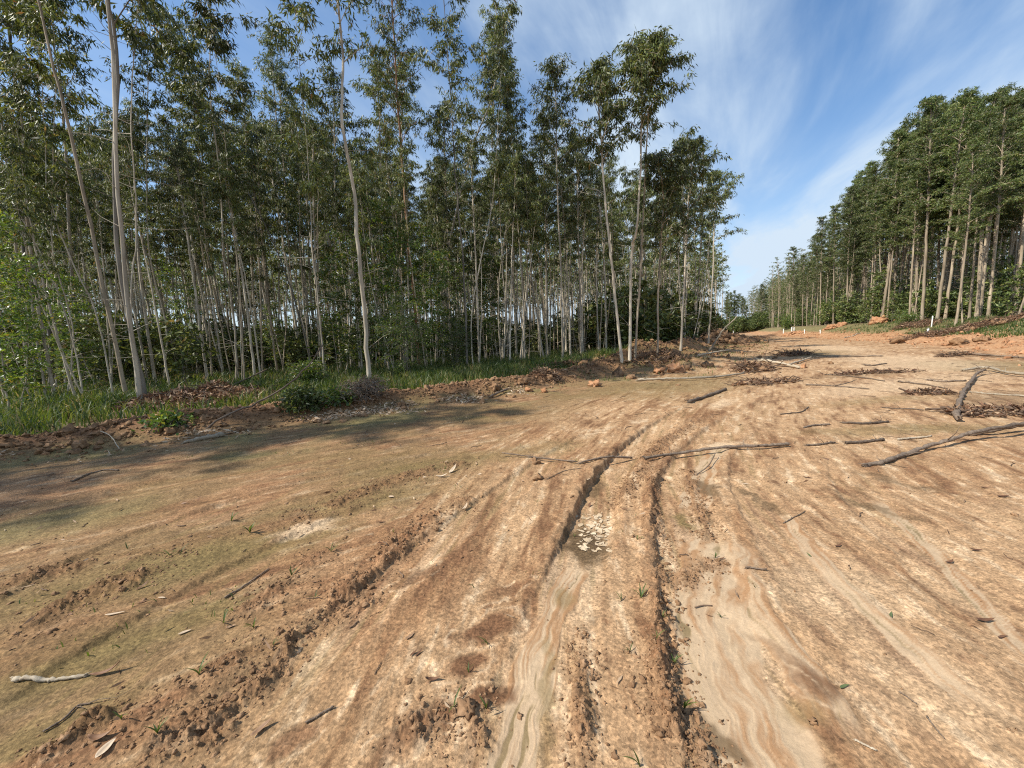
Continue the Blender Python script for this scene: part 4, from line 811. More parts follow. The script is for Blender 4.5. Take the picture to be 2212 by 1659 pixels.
BR = [
 ('fallen_branch', [(1085, 987), (1165, 995), (1245, 1002)], .008, .011, M_STICK, 'thin grey branch lying left of the deep rut, propped on a short stub', [.05, .03, .02], 3),
 ('fallen_branch', [(1250, 1003), (1310, 999), (1365, 994)], .012, .014, M_STICK, 'short grey branch bridging the deep rut between two crumbly ridges', [.01, .06, .02], 1),
 ('fallen_pole', [(1392, 994), (1470, 989), (1560, 977), (1640, 970), (1702, 965)], .014, .020, M_STICK, 'long grey pole lying across the wheel tracks right of the deep rut', [.02, .05, .05, .03, .02], 3),
 ('fallen_branch', [(1742, 963), (1770, 962), (1803, 958)], .012, .012, M_STICK, 'short stick in line between the long grey pole and the darker stick', None, 1),
 ('fallen_branch', [(1828, 959), (1870, 957), (1908, 952)], .017, .02, M_STICK, 'dark thick stick lying just left of the pale stick, in line with the long pole', None, 1),
 ('fallen_branch', [(1938, 951), (1975, 948), (2012, 943)], .012, .01, M_STICKP, 'pale dry stick ending the broken line of sticks across the road', None, 0),
 ('fallen_pole', [(1866, 1009), (1905, 1003), (1960, 985), (2035, 966), (2110, 950), (2230, 936)], .021, .023, M_STICK, 'thick grey-brown pole with a frayed near end reaching the right border', [.0, .01, .02, .05, .09, .13], 3),
 ('fallen_pole', [(2094, 942), (2150, 938), (2230, 928)], .022, .025, M_STICK, 'shorter grey pole lying just above the thick frayed one at the right border', [.0, .04, .08], 1),
 ('kinked_log', [(2068, 911), (2069, 885), (2078, 858), (2092, 836), (2108, 815), (2124, 809)], .038, .027, M_STICK, 'thick kinked grey-brown log with torn roots at its far end on the open sand', [.02, .03, .02, .04, .06, .10], 4),
 ('fallen_branch', [(1736, 925), (1765, 920), (1792, 918)], .012, .013, M_STICK, 'left of two short dark branches lying in line above the long pole', None, 1),
 ('fallen_branch', [(1820, 915), (1865, 917), (1917, 913)], .014, .018, M_STICK, 'right of two short dark branches lying in line above the long pole', None, 2),
 ('fallen_branch', [(1487, 870), (1530, 857), (1568, 843)], .030, .034, M_STICK, 'dark stout branch lying on the wheel track below the pale pole', None, 3),
 ('fallen_pole', [(1378, 823), (1440, 823), (1530, 820), (1606, 811)], .035, .028, M_STICKP, 'pale peeled pole lying at the foot of the pushed-up earth', [.02, .05, .05, .05], 2),
 ('fallen_pole', [(1644, 786), (1680, 790), (1726, 797)], .06, .05, M_STICKP, 'bright pale log lying at the front of the root tangle', [.12, .08, .02], 2),
 ('fallen_pole', [(1706, 789), (1730, 783), (1752, 776)], .035, .03, M_STICKP, 'small pale log right of the bright log by the debris', [.02, .05, .08], 1),
 ('fallen_branch', [(1763, 630+143), (1830, 771), (1905, 770)], .03, .03, M_STICK, 'dark straggly branch lying across the far bend of the road', None, 3),
 ('fallen_pole', [(1508, 772), (1540, 765), (1575, 759)], .05, .04, M_STICKP, 'pale barkless pole lying on the pushed-up earth left of the leaning stump branch', [.05, .05, .05], 1),
 ('fallen_pole', [(2063, 764), (2130, 770), (2225, 777)], .04, .03, M_STICK, 'long dark pole lying on the mossy flat in front of the right bank', [.02, .03, .04], 3),
 ('fallen_branch', [(2080, 803), (2128, 801), (2170, 809), (2225, 816)], .03, .035, M_STICKP, 'bent pale-brown branch lying near the right border behind the kinked log', [.03, .08, .05, .05], 2),
 ('fallen_pole', [(2095, 848), (2150, 853), (2225, 858)], .014, .016, M_STICKP, 'thin straw-coloured pole right of the kinked log at the right border', None, 1),
 ('fallen_branch', [(1868, 790), (1890, 790), (1914, 786)], .03, .02, M_STICK, 'small dark branch piece alone on the far bright road surface', None, 1),
 ('fallen_branch', [(1686, 896), (1725, 892), (1740, 885), (1746, 880)], .010, .008, M_STICK, 'curved dark twig with a hooked tip above the two short dark branches', None, 1),
 ('fallen_branch', [(1905, 881), (1950, 884), (1994, 887)], .011, .009, M_STICK, 'thin straight dark twig left of the foot of the kinked log', None, 1),
 ('fallen_branch', [(1742, 832), (1800, 835), (1876, 841)], .016, .012, M_STICK, 'long thin dark branch lying above the curved hooked twig', None, 4),
 ('fallen_branch', [(1800, 835), (1825, 829), (1850, 821)], .010, .006, M_STICK, 'very fine forked twig rising from the long thin dark branch', None, 2),
 ('fallen_branch', [(1942, 826), (1990, 831), (2045, 841)], .022, .014, M_STICK, 'dark branch left of the torn end of the kinked log', None, 3),
 ('fallen_branch', [(1782, 810), (1845, 815), (1910, 824)], .016, .014, M_STICK, 'long dark branch lying behind the strip of dark bark litter', None, 3),
 ('fallen_branch', [(2003, 822), (2040, 826), (2085, 824)], .022, .02, M_STICK, 'dark knotty branch touching the torn end of the kinked log', None, 4),
 ('pale_branch', [(1824, 731), (1845, 726), (1861, 720)], .07, .05, M_STICKP, 'white forked branch lying on the orange soil of the far right bank', None, 2),
 ('leaning_branch', [(1530, 758), (1551, 730), (1562, 712), (1592, 684)], .06, .03, M_STICKP, 'broken branch leaning up to the right out of the pushed-up earth', 'tilt', 3),
 ('leaning_pole', [(425, 932), (480, 903), (560, 868), (640, 815), (700, 745)], .022, .012, M_STICK, 'long dark dead pole leaning from the berm up into the left forest', 'tilt', 2),
 ('fallen_branch', [(490, 852), (540, 838), (582, 822)], .03, .022, M_STICK, 'dark dead branch sticking out right of the dead leaf heap', [.18, .35, .5], 2),
 ('fallen_branch', [(1058, 861), (1078, 853), (1097, 846)], .03, .025, M_STICK, 'short brown stick lying on the far end of the berm', [.03, .05, .06], 1),
 ('bark_strip', [(397, 959), (430, 952), (483, 943)], .020, .045, M_STICKP, 'white strip of peeled bark lying at the foot of the left berm', None, 0),
 ('fallen_branch', [(157, 1041), (190, 1026), (222, 1017), (256, 1017)], .010, .008, M_STICK, 'long curved dark twig in the tree shade at the left', None, 1),
 ('fallen_branch', [(219, 938), (240, 950), (258, 971)], .006, .006, M_STICKP, 'thin pale curved twig slipping down the left berm', [.05, .06, .01], 0),
 ('fallen_branch', [(487, 1293), (530, 1266), (581, 1230)], .006, .004, M_STICK, 'brown stick with a pale broken end beside the clod rows at lower left', None, 2),
 ('fallen_branch', [(660, 1564), (690, 1547), (721, 1530)], .0045, .004, M_STICK, 'short straight dark twig on the sandy strip at the bottom, left of centre', None, 0),
 ('fallen_branch', [(94, 1583), (140, 1555), (168, 1528), (198, 1521)], .005, .003, M_STICK, 'forked dark twig near the lower left corner', None, 2),
 ('bark_strip', [(30, 1473), (80, 1469), (130, 1471), (188, 1462)], .010, .007, M_STICKP, 'broken tan bark strip lying near the left border low in the picture', None, 0),
 ('fallen_branch', [(1692, 1131), (1715, 1118), (1739, 1105)], .004, .003, M_STICK, 'small forked reddish twig on the right sand, below the long pole', None, 2),
 ('fallen_branch', [(1612, 1228), (1632, 1230), (1655, 1233)], .006, .005, M_STICK, 'short grey stick on the pale silt right of the crumbly ridge', None, 0),
 ('fallen_branch', [(1942, 1497), (1960, 1507), (1979, 1523)], .0025, .002, M_STICK, 'upper of two hair-thin twigs at lower right', None, 0),
 ('fallen_branch', [(2001, 1550), (2018, 1572), (2040, 1597)], .0028, .002, M_STICK, 'lower of two hair-thin twigs at lower right', None, 0),
 ('fallen_branch', [(1846, 1600), (1868, 1612), (1893, 1624)], .0035, .003, M_STICKP, 'pale straw twig near the bottom border right of centre', None, 0),
 ('fallen_branch', [(1505, 1026), (1530, 1012), (1545, 990)], .006, .005, M_STICK, 'dark twig stuck in the crumbly ridge under the long grey pole', [.0, .03, .06], 1),
 ('fallen_branch', [(1180, 1036), (1215, 1020), (1255, 1012)], .004, .003, M_STICK, 'fine dark twig just under the thin grey branch left of the deep rut', None, 1),
]
for i, (nm, px, r0, r1, mt, lab, lift, stb) in enumerate(BR):
    if lift == 'tilt':
        f = on_ground(*px[0]); Y = f[1]; P = [f-np.array([0, 0, .1])]+[at_y(u, v, Y+.10*k*(1 if nm == 'leaning_branch' else 3)) for k, (u, v) in enumerate(px[1:], 1)]
        P = catmull(P, 5)-f; g = np.random.RandomState(i); mb = MB(); R = np.linspace(r0, r1, len(P)); tube(mb, P+g.randn(*P.shape)*.01, R, 7, knob=.15, rng=g)
        for q in range(stb+2):
            j = g.randint(2, len(P)); d = nrm(g.randn(3)); tt = np.linspace(0, 1, 4)[:, None]; tube(mb, P[j]+d*g.uniform(.1, .4)*tt, R[j]*.4*(1-.7*tt[:, 0]), 4)
        o = mb.build(nm, mt, smooth=True); o.location = f; tagit(o, lab, 'branch'); continue
    branch(nm, px, r0, r1, mt, lab, 'log' if nm == 'kinked_log' else 'pole' if 'pole' in nm else 'bark' if 'bark' in nm else 'branch', lift, stb, i, bits=9 if nm == 'kinked_log' else 0)

# ------------------------------------------------------------------ fallen leaves lying near the camera
def leaf_mesh(seed, L, Wd, curl, twist):
    g = np.random.RandomState(seed); n = 9; t = np.linspace(0, 1, n); w = Wd*np.sin(np.pi*np.clip(t*.97+.015, 0, 1)**.8)**.9*(1-.25*t)
    ang = (t-.5)*curl; xx = L*np.sin(ang)/curl*1.0 if abs(curl) > .01 else L*(t-.5)
    zz = L*(1-np.cos(ang))/curl if abs(curl) > .01 else 0*t
    mb = MB(); V = []
    for i in range(n):
        tw = twist*(t[i]-.3)
        for k in (-1, -.5, 0, .5, 1):
            y = k*w[i]*.5; z = abs(k)**1.5*w[i]*.22
            V.append([xx[i], y*math.cos(tw)-z*math.sin(tw)+.08*L*math.sin(3*t[i]+seed), zz[i]+abs(y)*abs(math.sin(tw))*.9+z*math.cos(tw)+.0015])
    Q = [[i*5+k, i*5+k+1, (i+1)*5+k+1, (i+1)*5+k] for i in range(n-1) for k in range(4)]
    mb.add(V, Q, None, .5); return mb
_lm = {}
def leaf_thing(px, L, Wd, rz, curl, twist, colr, label, seed, group=None, tiltz=0.0):
    p = on_ground(*px)
    mb = leaf_mesh(seed, L, Wd, curl, twist); mb.r = [np.full(len(mb.v[0]), colr)+np.random.RandomState(seed).randn(len(mb.v[0]))*.06]
    o = mb.build('fallen_leaf', M_DEADLEAF if colr >= 0 else M_LEAFX, smooth=True); o.location = (p[0], p[1], gz(p[0], p[1])+.002+.2*abs(tiltz)*L); o.rotation_euler = (0, -tiltz, math.radians(rz))
    md = o.modifiers.new('thick', 'SOLIDIFY'); md.thickness = .0006
    tagit(o, label, 'leaf', group); return o
M_LEAFX = plain_mat('fresh_leaf', [(0, (.10, .13, .05)), (1, (.16, .17, .08))], rough=.5)
LEAFS = [((238, 1452), .15, .026, 25, 1.6, .5, .30, 'long reddish-brown leaf arched above its shadow at lower left', .35), ((222, 1592), .10, .03, 10, 1.9, .9, .42, 'curled pinkish-brown leaf over a pale leaf near the bottom left', .1), ((230, 1618), .075, .04, 80, .5, .2, .92, 'pale torn leaf under the curled pinkish one near the bottom left', 0),
 ((568, 1578), .085, .028, 40, 1.3, .6, .48, 'broad curled brown leaf with a pink underside at the bottom, left of centre', .2), ((936, 1473), .085, .02, 5, 2.4, .3, .2, 'strongly rolled dark leaf beside the brown hollows', .05), ((825, 1129), .07, .018, 20, .8, .2, .12, 'red leaf on the sand above the left clod rows', 0),
 ((310, 1268), .08, .02, 70, 1.1, .4, .15, 'dark red upright leaf among the clods at the left', .4), ((312, 1300), .06, .016, 40, .7, .3, .3, 'small brown leaf just below the dark red upright leaf', 0), ((2128, 1342), .085, .026, -18, 1.2, .4, .10, 'dark brown curled leaf at the right border, upper of two', .1),
 ((2166, 1377), .06, .014, 0, .6, .2, .18, 'narrow dark leaf at the right border, below the curled one', 0), ((1268, 1038), .09, .025, 15, 1.2, .4, .9, 'pale curled leaf inside the deep rut floor', .1), ((980, 1018), .16, .05, 70, 1.5, 1.0, .95, 'pale crumpled leaf standing up on the mossy strip', .5), ((955, 1030), .14, .04, 20, 1.4, .8, .97, 'pale crumpled leaf lying left of the upright one', .15),
 ((846, 1074), .06, .05, 0, .5, .1, .85, 'round pale grey leaf alone on the mossy strip', 0), ((1005, 1097), .10, .03, 60, 1.4, .6, .9, 'pale folded leaf beside a clod row, left of the deep rut', .3), ((1350, 1101), .06, .022, -10, 1.0, .3, .28, 'small brown leaf on the ground between the two ruts', .1),
 ((1275, 1093), .07, .026, 60, 1.3, .5, .22, 'brown leaf standing behind the dried mud flakes', .5), ((895, 1412), .05, .013, 60, .9, .2, .2, 'small dark leaf right of the sandy strip, one of a pair', .1), ((905, 1412), .05, .012, 75, .9, .2, .16, 'second small dark leaf touching its twin on the sandy strip', .1), ((885, 1375), .06, .02, 60, .7, .2, .55, 'flat tan leaf above the pair of small dark leaves', 0),
 ((950, 1130), .05, .014, 40, .6, .2, .3, 'little brown leaf near the clod row left of the wet hollow', 0), ((250, 1327), .10, .018, 5, .5, .2, .9, 'pale straight leaf on the mossy strip at the left', 0), ((400, 1368), .06, .022, 30, .7, .2, .88, 'pale leaf on the mossy strip below the brown stick', 0), ((350, 1293), .05, .012, 0, .5, .2, .97, 'tiny whitish leaf on the mossy strip at the left', 0),
 ((1560, 1208), .05, .014, 30, 1.4, .4, .25, 'small curled brown leaf at the top of the pale silt fan', .1), ((1810, 1180), .07, .02, 30, 1.0, .4, .15, 'small dark leaf on the right sand below the forked twig', .1), ((2050, 1215), .07, .02, 10, 1.2, .4, .14, 'dark leaf on the right sand, left of the lone black leaf', .1), ((2110, 1190), .07, .022, -30, 1.2, .5, .06, 'black leaf on the right sand below the thick frayed pole', .1),
 ((2170, 1075), .10, .03, -25, 1.3, .5, .08, 'nearly black curled leaf by the right border', .2), ((2130, 1055), .08, .026, -10, 1.3, .5, .3, 'brown leaf left of the nearly black curled leaf', .1), ((1745, 1033), .08, .02, -15, .7, .3, .05, 'black flat leaf in the middle of the right sand', 0), ((1610, 1046), .06, .02, 0, .6, .2, .97, 'bright little leaf beside the wet patch under the long pole', 0),
 ((680, 1258), .04, .012, 10, 1.2, .4, .4, 'tiny brown leaf among the upper left clod rows', 0), ((735, 1293), .05, .012, 80, 1.2, .4, .5, 'tiny tan leaf wedged between clods', .1), ((1018, 1190), .05, .012, 20, 1.2, .4, .25, 'tiny dark leaf left of the wet hollow', .1), ((500, 1356), .05, .016, 30, 1.0, .4, .6, 'tan leaf beside the middle clod row', 0)]
for i, (px, Ln, Wd, rz, cu, tw, cr, lab, tz) in enumerate(LEAFS): leaf_thing(px, Ln, Wd, rz, cu, tw, cr, lab, 700+i, None, tz)
for i, (px, lab) in enumerate([((1825, 1486), 'grey-green leaf lying on the sand at lower right'), ((1926, 1330), 'small green leaf on the right sand above the grey-green one'), ((1747, 1200), 'small green leaf on the right sand below the long pole')]):
    leaf_thing(px, .055, .014, 12+40*i, .7, .3, -1, lab, 760+i)

# ------------------------------------------------------------------ grass sprouts standing singly in the mud
def sprout(px, h, n, label, seed):
    g = np.random.RandomState(seed); p = on_ground(*px); mb = MB()
    for k in range(n):
        a = g.rand()*6.28; l = h*g.uniform(.55, 1.1); fl = g.uniform(.25, 1.0); m = 6; t = np.linspace(0, 1, m); d = np.array([math.cos(a), math.sin(a)])
        c = np.stack([d[0]*l*fl*t**1.6, d[1]*l*fl*t**1.6, l*(t-.42*fl*t**2.2)], 1); w = h*.085*np.sin(np.pi*(t*.86+.13))**.7; s = np.array([-d[1], d[0], 0])
        V = np.stack([c-s*w[:, None]*.5, c+np.array([0, 0, -.25])*w[:, None], c+s*w[:, None]*.5], 1).reshape(-1, 3)
        Q = [[i*3+j, i*3+j+1, i*3+j+4, i*3+j+3] for i in range(m-1) for j in (0, 1)]; mb.add(V, Q, None, g.uniform(.15, .75))
    o = mb.build('grass_sprout', M_GRASS); o.location = (p[0], p[1], gz(p[0], p[1])-.002); tagit(o, label, 'grass sprout', 'grass sprouts on the bare mud'); return o
SPR = [((1606-1106+0, 1126), .10, 5, 'tuft of grass at the upper edge of the left mossy strip'), ((540, 1151), .13, 9, 'largest grass tuft on the left mossy strip'), ((367, 1201), .09, 3, 'upright grass sprout on the left mossy strip, left of a twin'), ((390, 1196), .08, 3, 'twin grass sprout on the left mossy strip'), ((275, 1186), .07, 3, 'leftmost small grass sprout on the mossy strip'), ((630, 1243), .08, 6, 'low grass tuft right of the brown stick'), ((715, 1192), .08, 6, 'low grass tuft among the upper clod rows'),
 ((483, 1346), .08, 4, 'grass sprout left of the middle clod row'), ((548, 1356), .09, 6, 'grass tuft growing out of the middle clod row'), ((430, 1458), .09, 5, 'tall dark sprout between the mossy strip and the clods'), ((590, 1393), .05, 4, 'tiny sprout below the middle clod row'), ((680, 1292), .06, 4, 'sprout beside the upper end of the middle clod row'), ((262, 1553), .06, 4, 'yellow-green sprout near the bottom left'), ((340, 1583), .07, 6, 'bluish broad-leaved sprout at the bottom left'),
 ((980, 1528), .08, 3, 'sprout with one tall blade beside the brown hollows'), ((1050, 1531), .07, 4, 'dark sprout right of the one-bladed sprout'), ((1012, 1452), .06, 3, 'sprout above the brown hollows'), ((1053, 1392), .07, 5, 'spreading dark sprout at the rim of the topmost brown hollow'), ((1376, 1166), .07, 5, 'sprout at the top of the crumbly ridge, beside the mud flakes'), ((1342, 1298), .06, 4, 'small sprout left of the crumbly ridge'), ((1385, 1292), .085, 5, 'larger upright sprout left of the crumbly ridge'),
 ((1545, 1205), .07, 4, 'sprout at the head of the pale silt fan'), ((1431, 1333), .05, 6, 'grey-green feathery sprout on top of the crumbly ridge'), ((1420, 1378), .06, 4, 'bright sprout halfway down the crumbly ridge'), ((1361, 1408), .05, 5, 'sprout on the flat earth left of the crumbly ridge'), ((1456, 1433), .06, 5, 'dark sprout on the lower part of the crumbly ridge'), ((1478, 1530), .08, 6, 'sprout throwing a shadow at the lower end of the crumbly ridge'), ((1558, 1335), .05, 4, 'little sprout in the middle of the pale silt'), ((1382, 1656), .08, 3, 'sprout cut by the bottom border of the picture'),
 ((1240, 1160), .05, 4, 'sprout at the corner of the wet hollow'), ((1160, 1085), .05, 4, 'tiny sprout left of the deep rut'), ((850, 1150), .05, 4, 'tiny sprout at the end of the upper clod rows'), ((1245, 998), .07, 5, 'broad-leaved green sprout at the edge of the deep rut under the grey branch'), ((905, 1040), .06, 5, 'sprout beside the pale crumpled leaves'), ((1630, 1268), .05, 3, 'sprout right of the short grey stick')]
for i, (px, h, n, lab) in enumerate(SPR): sprout(px, h, n, lab, 800+i)

# ------------------------------------------------------------------ young leafy trees and shrubs at the edge of the left forest
YNG = [((20, 905), .6, 'bushy bright-leaved young tree filling the left border in front of the grey trunk'), ((70, 870), .62, 'bright-leaved young tree beside the thick grey trunk at the left'), ((165, 852), .65, 'leafy young tree behind the leaning pale tree, left of it'), ((215, 838), .6, 'leafy young tree seen between the leaning pale tree and the twin trunks'), ((118, 830), .9, 'tall bright-leaved young tree behind the thin white-barked stem'),
 ((395, 815), .75, 'leafy sapling behind the dead leaf heap'), ((610, 800), .62, 'small sapling with a few whitish leaves left of the steeply leaning tree'), ((745, 815), .9, 'leafy sapling left of the lone cream trunk'), ((840, 808), .95, 'leafy young tree right of the lone cream trunk'), ((925, 800), .85, 'leafy young tree wrapped round the reddish trunk'), ((870, 785), 1.25, 'dark leafy young tree left of the reddish trunk'), ((985, 790), .8, 'leafy young tree at the foot of the grey double-looking trunk'), ((1075, 778), 1.0, 'leafy young tree at the start of the dense stems'), ((560, 790), 1.1, 'leafy young tree in the shade between the three pale trunks and the leaning grey tree'), ((30, 845), .95, 'tall leafy young tree behind the others at the left border')]
src = None
for i, (px, sc, lab) in enumerate(YNG):
    p = on_ground(*px); k = i % 4
    if i < 4: YOUNG[k] = (place_tree('young_tree', *YOUNG[k], p, i*1.7, sc, lab, group='young leafy trees along the left forest edge'),)
    else: copy_tree(YOUNG[k][0], p, i*1.3, sc, lab, 'young leafy trees along the left forest edge')
def shrub(name, px, H, n, spread, LL, LW, ntw, nlf, mat, label, seed):
    g = np.random.RandomState(seed); w, l = shrub_arrays(g, H, n, spread, LL, LW, ntw, nlf); p = on_ground(*px)
    o = bpy.data.objects.new(name, None); COL.objects.link(o); o.location = p; o.empty_display_size = .2; tagit(o, label, 'shrub'); w.build('stems', M_BARKD, o); l.build('foliage', mat, o); return o
shrub('dark_shrub', (656, 876), .26, 8, .22, .10, .045, 5, 10, M_LEAFR, 'dense dark green shrub at the grass edge beside the berm', 901)
shrub('light_shrub', (665, 838), .9, 7, .9, .09, .03, 5, 12, M_LEAFY, 'yellow-green shrub behind the dark shrub', 902)
shrub('feathery_shrub', (880, 815), 3.6, 8, 1.9, .09, .022, 7, 16, M_LEAFY, 'tall pale feathery shrub standing before the reddish trunk', 903)
shrub('feathery_shrub', (985, 800), 2.9, 6, 1.5, .09, .022, 7, 16, M_LEAFY, 'lower pale feathery shrub right of the bending tree', 904)
shrub('leafy_plant', (727, 872), .22, 4, .35, .10, .05, 3, 6, M_LEAFY, 'bright low leafy plant in the grass left of the lone cream trunk', 905)
shrub('leafy_plant', (367, 916), .10, 4, .2, .08, .05, 3, 6, M_LEAFY, 'small bright green plant on top of the berm below the dead leaf heap', 906)
shrub('dark_weed', (790, 862), .35, 8, .7, .07, .02, 4, 8, M_DEBRIS, 'dead dark weed clump at the foot of the lone cream trunk', 907)
shrub('bank_shrub', (1960, 705), 1.3, 8, 1.6, .14, .05, 4, 9, M_LEAFY, 'bright green shrub at the forest foot left of the white stake', 908)
shrub('bank_shrub', (1700, 712), 2.4, 8, 2.0, .2, .08, 4, 9, M_LEAFY, 'round green shrub at the foot of the far right forest', 909)

# ------------------------------------------------------------------ heaps of leaves, brush, roots and earth
def lump_arrays(g, r, sq=.7, nu=9, nv=7, rough=.32):
    th, ph = np.meshgrid(np.arange(nu)*2*np.pi/nu, np.linspace(0.02, np.pi-.02, nv)); d = np.stack([np.cos(th)*np.sin(ph), np.sin(th)*np.sin(ph), np.cos(ph)], -1)
    o = g.rand(3)*50; f = 1+rough*1.6*pn(d[..., 0]*1.6+o[0]+d[..., 2]*1.1, d[..., 1]*1.6+o[1]-d[..., 2]*.9, 3)+rough*.7*pn(d[..., 0]*4+o[2], d[..., 1]*4+d[..., 2]*4, 5)
    V = (d*f[..., None]*r*np.array([1, .8, sq])).reshape(-1, 3); i = (np.arange(nv-1)*nu)[:, None]; j = np.arange(nu)[None]; k = (j+1) % nu
    return V, np.stack([i+j, i+nu+j, i+nu+k, i+k], -1).reshape(-1, 4)
def heap(name, px, rx, ry, hgt, nst, nlf, nsoil, label, cat, seed, ang=0.0, lw=.035, ll=.13, stl=.8, soilm=None, soilr=.16, lmat=None):
    g = np.random.RandomState(seed); p = on_ground(*px); a = math.radians(ang); R = np.array([[math.cos(a), -math.sin(a)], [math.sin(a), math.cos(a)]])
    o = bpy.data.objects.new(name, None); COL.objects.link(o); o.location = p; o.empty_display_size = .2; tagit(o, label, cat)
    def spot(n, top=1.0):
        q = np.sqrt(g.rand(n))*np.minimum(1, .8+.35*g.rand(n)); t = g.rand(n)*6.28; xy = np.stack([q*np.cos(t)*rx, q*np.sin(t)*ry], 1)@R.T
        z = terrain(xy[:, 0]+p[0], xy[:, 1]+p[1])-p[2]+hgt*np.clip(1-q**1.6, 0, 1)*(.65+.5*fbm(xy[:, 0]*1.5+seed, xy[:, 1]*1.5, 2))*top; return np.column_stack([xy, z])
    if nsoil:
        mb = MB()
        for c in spot(nsoil, .8): V, Q = lump_arrays(g, soilr*min(1.9, .45*math.exp(abs(g.randn())*.7)), .65, rough=.55); b = g.rand()*6.28; M = np.array([[math.cos(b), -math.sin(b), 0], [math.sin(b), math.cos(b), 0], [0, 0, 1]]); mb.add(V@M.T+c, Q)
        mb.build('soil', soilm or M_CLOD, o)
    if nst:
        mb = MB()
        for c in spot(nst):
            d = nrm(np.array([g.randn(), g.randn(), (.16 if hgt < .4 else .35)*g.randn()])); l = stl*g.uniform(.3, 1.3); t = np.linspace(-.5, .5, 5)[:, None]; tube(mb, c+d*l*t+g.randn(5, 3)*.05*l+np.array([0, 0, .03]), g.uniform(.005, .018)*(1.1-.6*(t[:, 0]+.5)), 4, rnd=.3*g.rand())
        mb.build('twigs', M_DEBRIS, o)
    if nlf:
        mb = MB(); c = spot(nlf); c[:, 2] += .02+.03*g.rand(nlf); D = g.randn(nlf, 3)*np.array([1, 1, .55]); leaves(mb, c, D, ll*(.6+.8*g.rand(nlf)), lw*(.6+.8*g.rand(nlf)), g, droop=.4, rlo=.0, rhi=.75); mb.build('leaves', lmat or M_DEADLEAF, o)
    return o
heap('dead_leaf_heap', (440, 872), 2.0, 1.1, .62, 80, 3600, 0, 'heap of dead brown leaves and twigs in the grass behind the berm', 'leaf heap', 1001, 10, .05, .14)
heap('brush_heap', (1625, 800), .95, .6, .32, 80, 330, 5, 'dark tangle of roots and twigs at the road side of the pushed-up earth', 'brush heap', 1002, 35, .05, .16, 1.0)
heap('brush_heap', (1655, 829), 1.1, .4, .08, 50, 300, 2, 'low brown spread of twigs and leaves on the road below the root tangle', 'brush heap', 1003, 10, .04, .14, .7)
heap('brush_heap', (1716, 768), 1.2, .5, .25, 70, 160, 3, 'brown brush heap lying right of the bright pale log', 'brush heap', 1004, 20, .06, .2, 1.3)
heap('bark_litter', (1890, 806), 1.6, .22, .03, 60, 220, 0, 'flat dark strip of bark and leaf litter across the far road', 'litter', 1005, 0, .04, .14, .5)
heap('bark_litter', (2010, 850), .5, .25, .05, 50, 200, 0, 'dark twig litter just left of the kinked log', 'litter', 1006, 0, .03, .10, .35)
heap('bark_litter', (2150, 892), .8, .35, .06, 70, 420, 0, 'greenish twig and leaf litter right of the foot of the kinked log', 'litter', 1007, 0, .03, .11, .4)
heap('bark_litter', (2070, 768), 1.2, .3, .12, 50, 140, 2, 'dark brush strip at the near end of the long dark pole', 'litter', 1008, 15, .04, .15, .9)
heap('brush_heap', (1995, 702), 2.4, 1.0, .4, 120, 900, 12, 'brown brush heap between the orange cut earth and the white post', 'brush heap', 1009, 60, .07, .2, 1.3)
heap('brush_windrow', (2110, 711), 4.6, .9, .5, 300, 2200, 16, 'long windrow of dead brown brush at the forest foot by the right border', 'brush heap', 1010, -40, .07, .2, 1.5)
heap('brush_heap', (1960, 707), 2.0, 1.0, .6, 120, 600, 8, 'brown brush heap at the foot of the orange cut earth', 'brush heap', 1011, 50, .07, .2, 1.2)
heap('earth_heap', (1908, 697), 1.3, 1.0, 1.0, 25, 0, 70, 'tall broken heap of bright orange earth at the right forest foot', 'earth heap', 1012, 0, soilm=M_ORANGE, soilr=.26)
heap('earth_heap', (1805, 708), 1.6, 1.0, .7, 20, 0, 70, 'lower pair of pale orange earth lumps left of the tall orange heap', 'earth heap', 1013, 0, soilm=M_ORANGE, soilr=.26)
heap('earth_heap', (1715, 722), 2.6, 1.0, .4, 20, 0, 70, 'flat orange soil bank where the far road meets the right forest', 'earth heap', 1014, 20, soilm=M_ORANGE, soilr=.28)
heap('earth_heap', (1555, 728), 3.0, 1.5, .7, 120, 300, 90, 'reddish earth heap under the last trunks of the left forest', 'earth heap', 1015, 30, soilm=M_CLOD, soilr=.27, stl=1.6)
heap('earth_heap', (1600, 732), 2.4, 1.0, .45, 60, 60, 70, 'low reddish earth ridge reaching the road behind the leaning broken branch', 'earth heap', 1016, 20, soilm=M_CLOD, soilr=.24, stl=1.2)
heap('brush_heap', (1225, 795), 1.8, .8, .35, 90, 700, 8, 'heap of green and brown cut leaves on the berm end', 'brush heap', 1017, 30, .05, .16, .8)
heap('brush_heap', (1425, 775), 1.6, .9, .3, 70, 500, 12, 'dry brown debris on the pushed-up earth right of the tallest pair', 'brush heap', 1018, 30, .05, .16, .8)
heap('weed_clump', (1185, 815), .5, .4, .25, 60, 200, 2, 'dead weed clump standing beside the orange stone on the berm end', 'weed clump', 1019, 0, .03, .12, .5)
heap('dead_branch_clump', (690, 700), .7, .6, .9, 60, 500, 0, 'hanging clump of dead reddish leaves beside the steeply leaning tree', 'leaf clump', 1020, 0, .05, .13, .6)

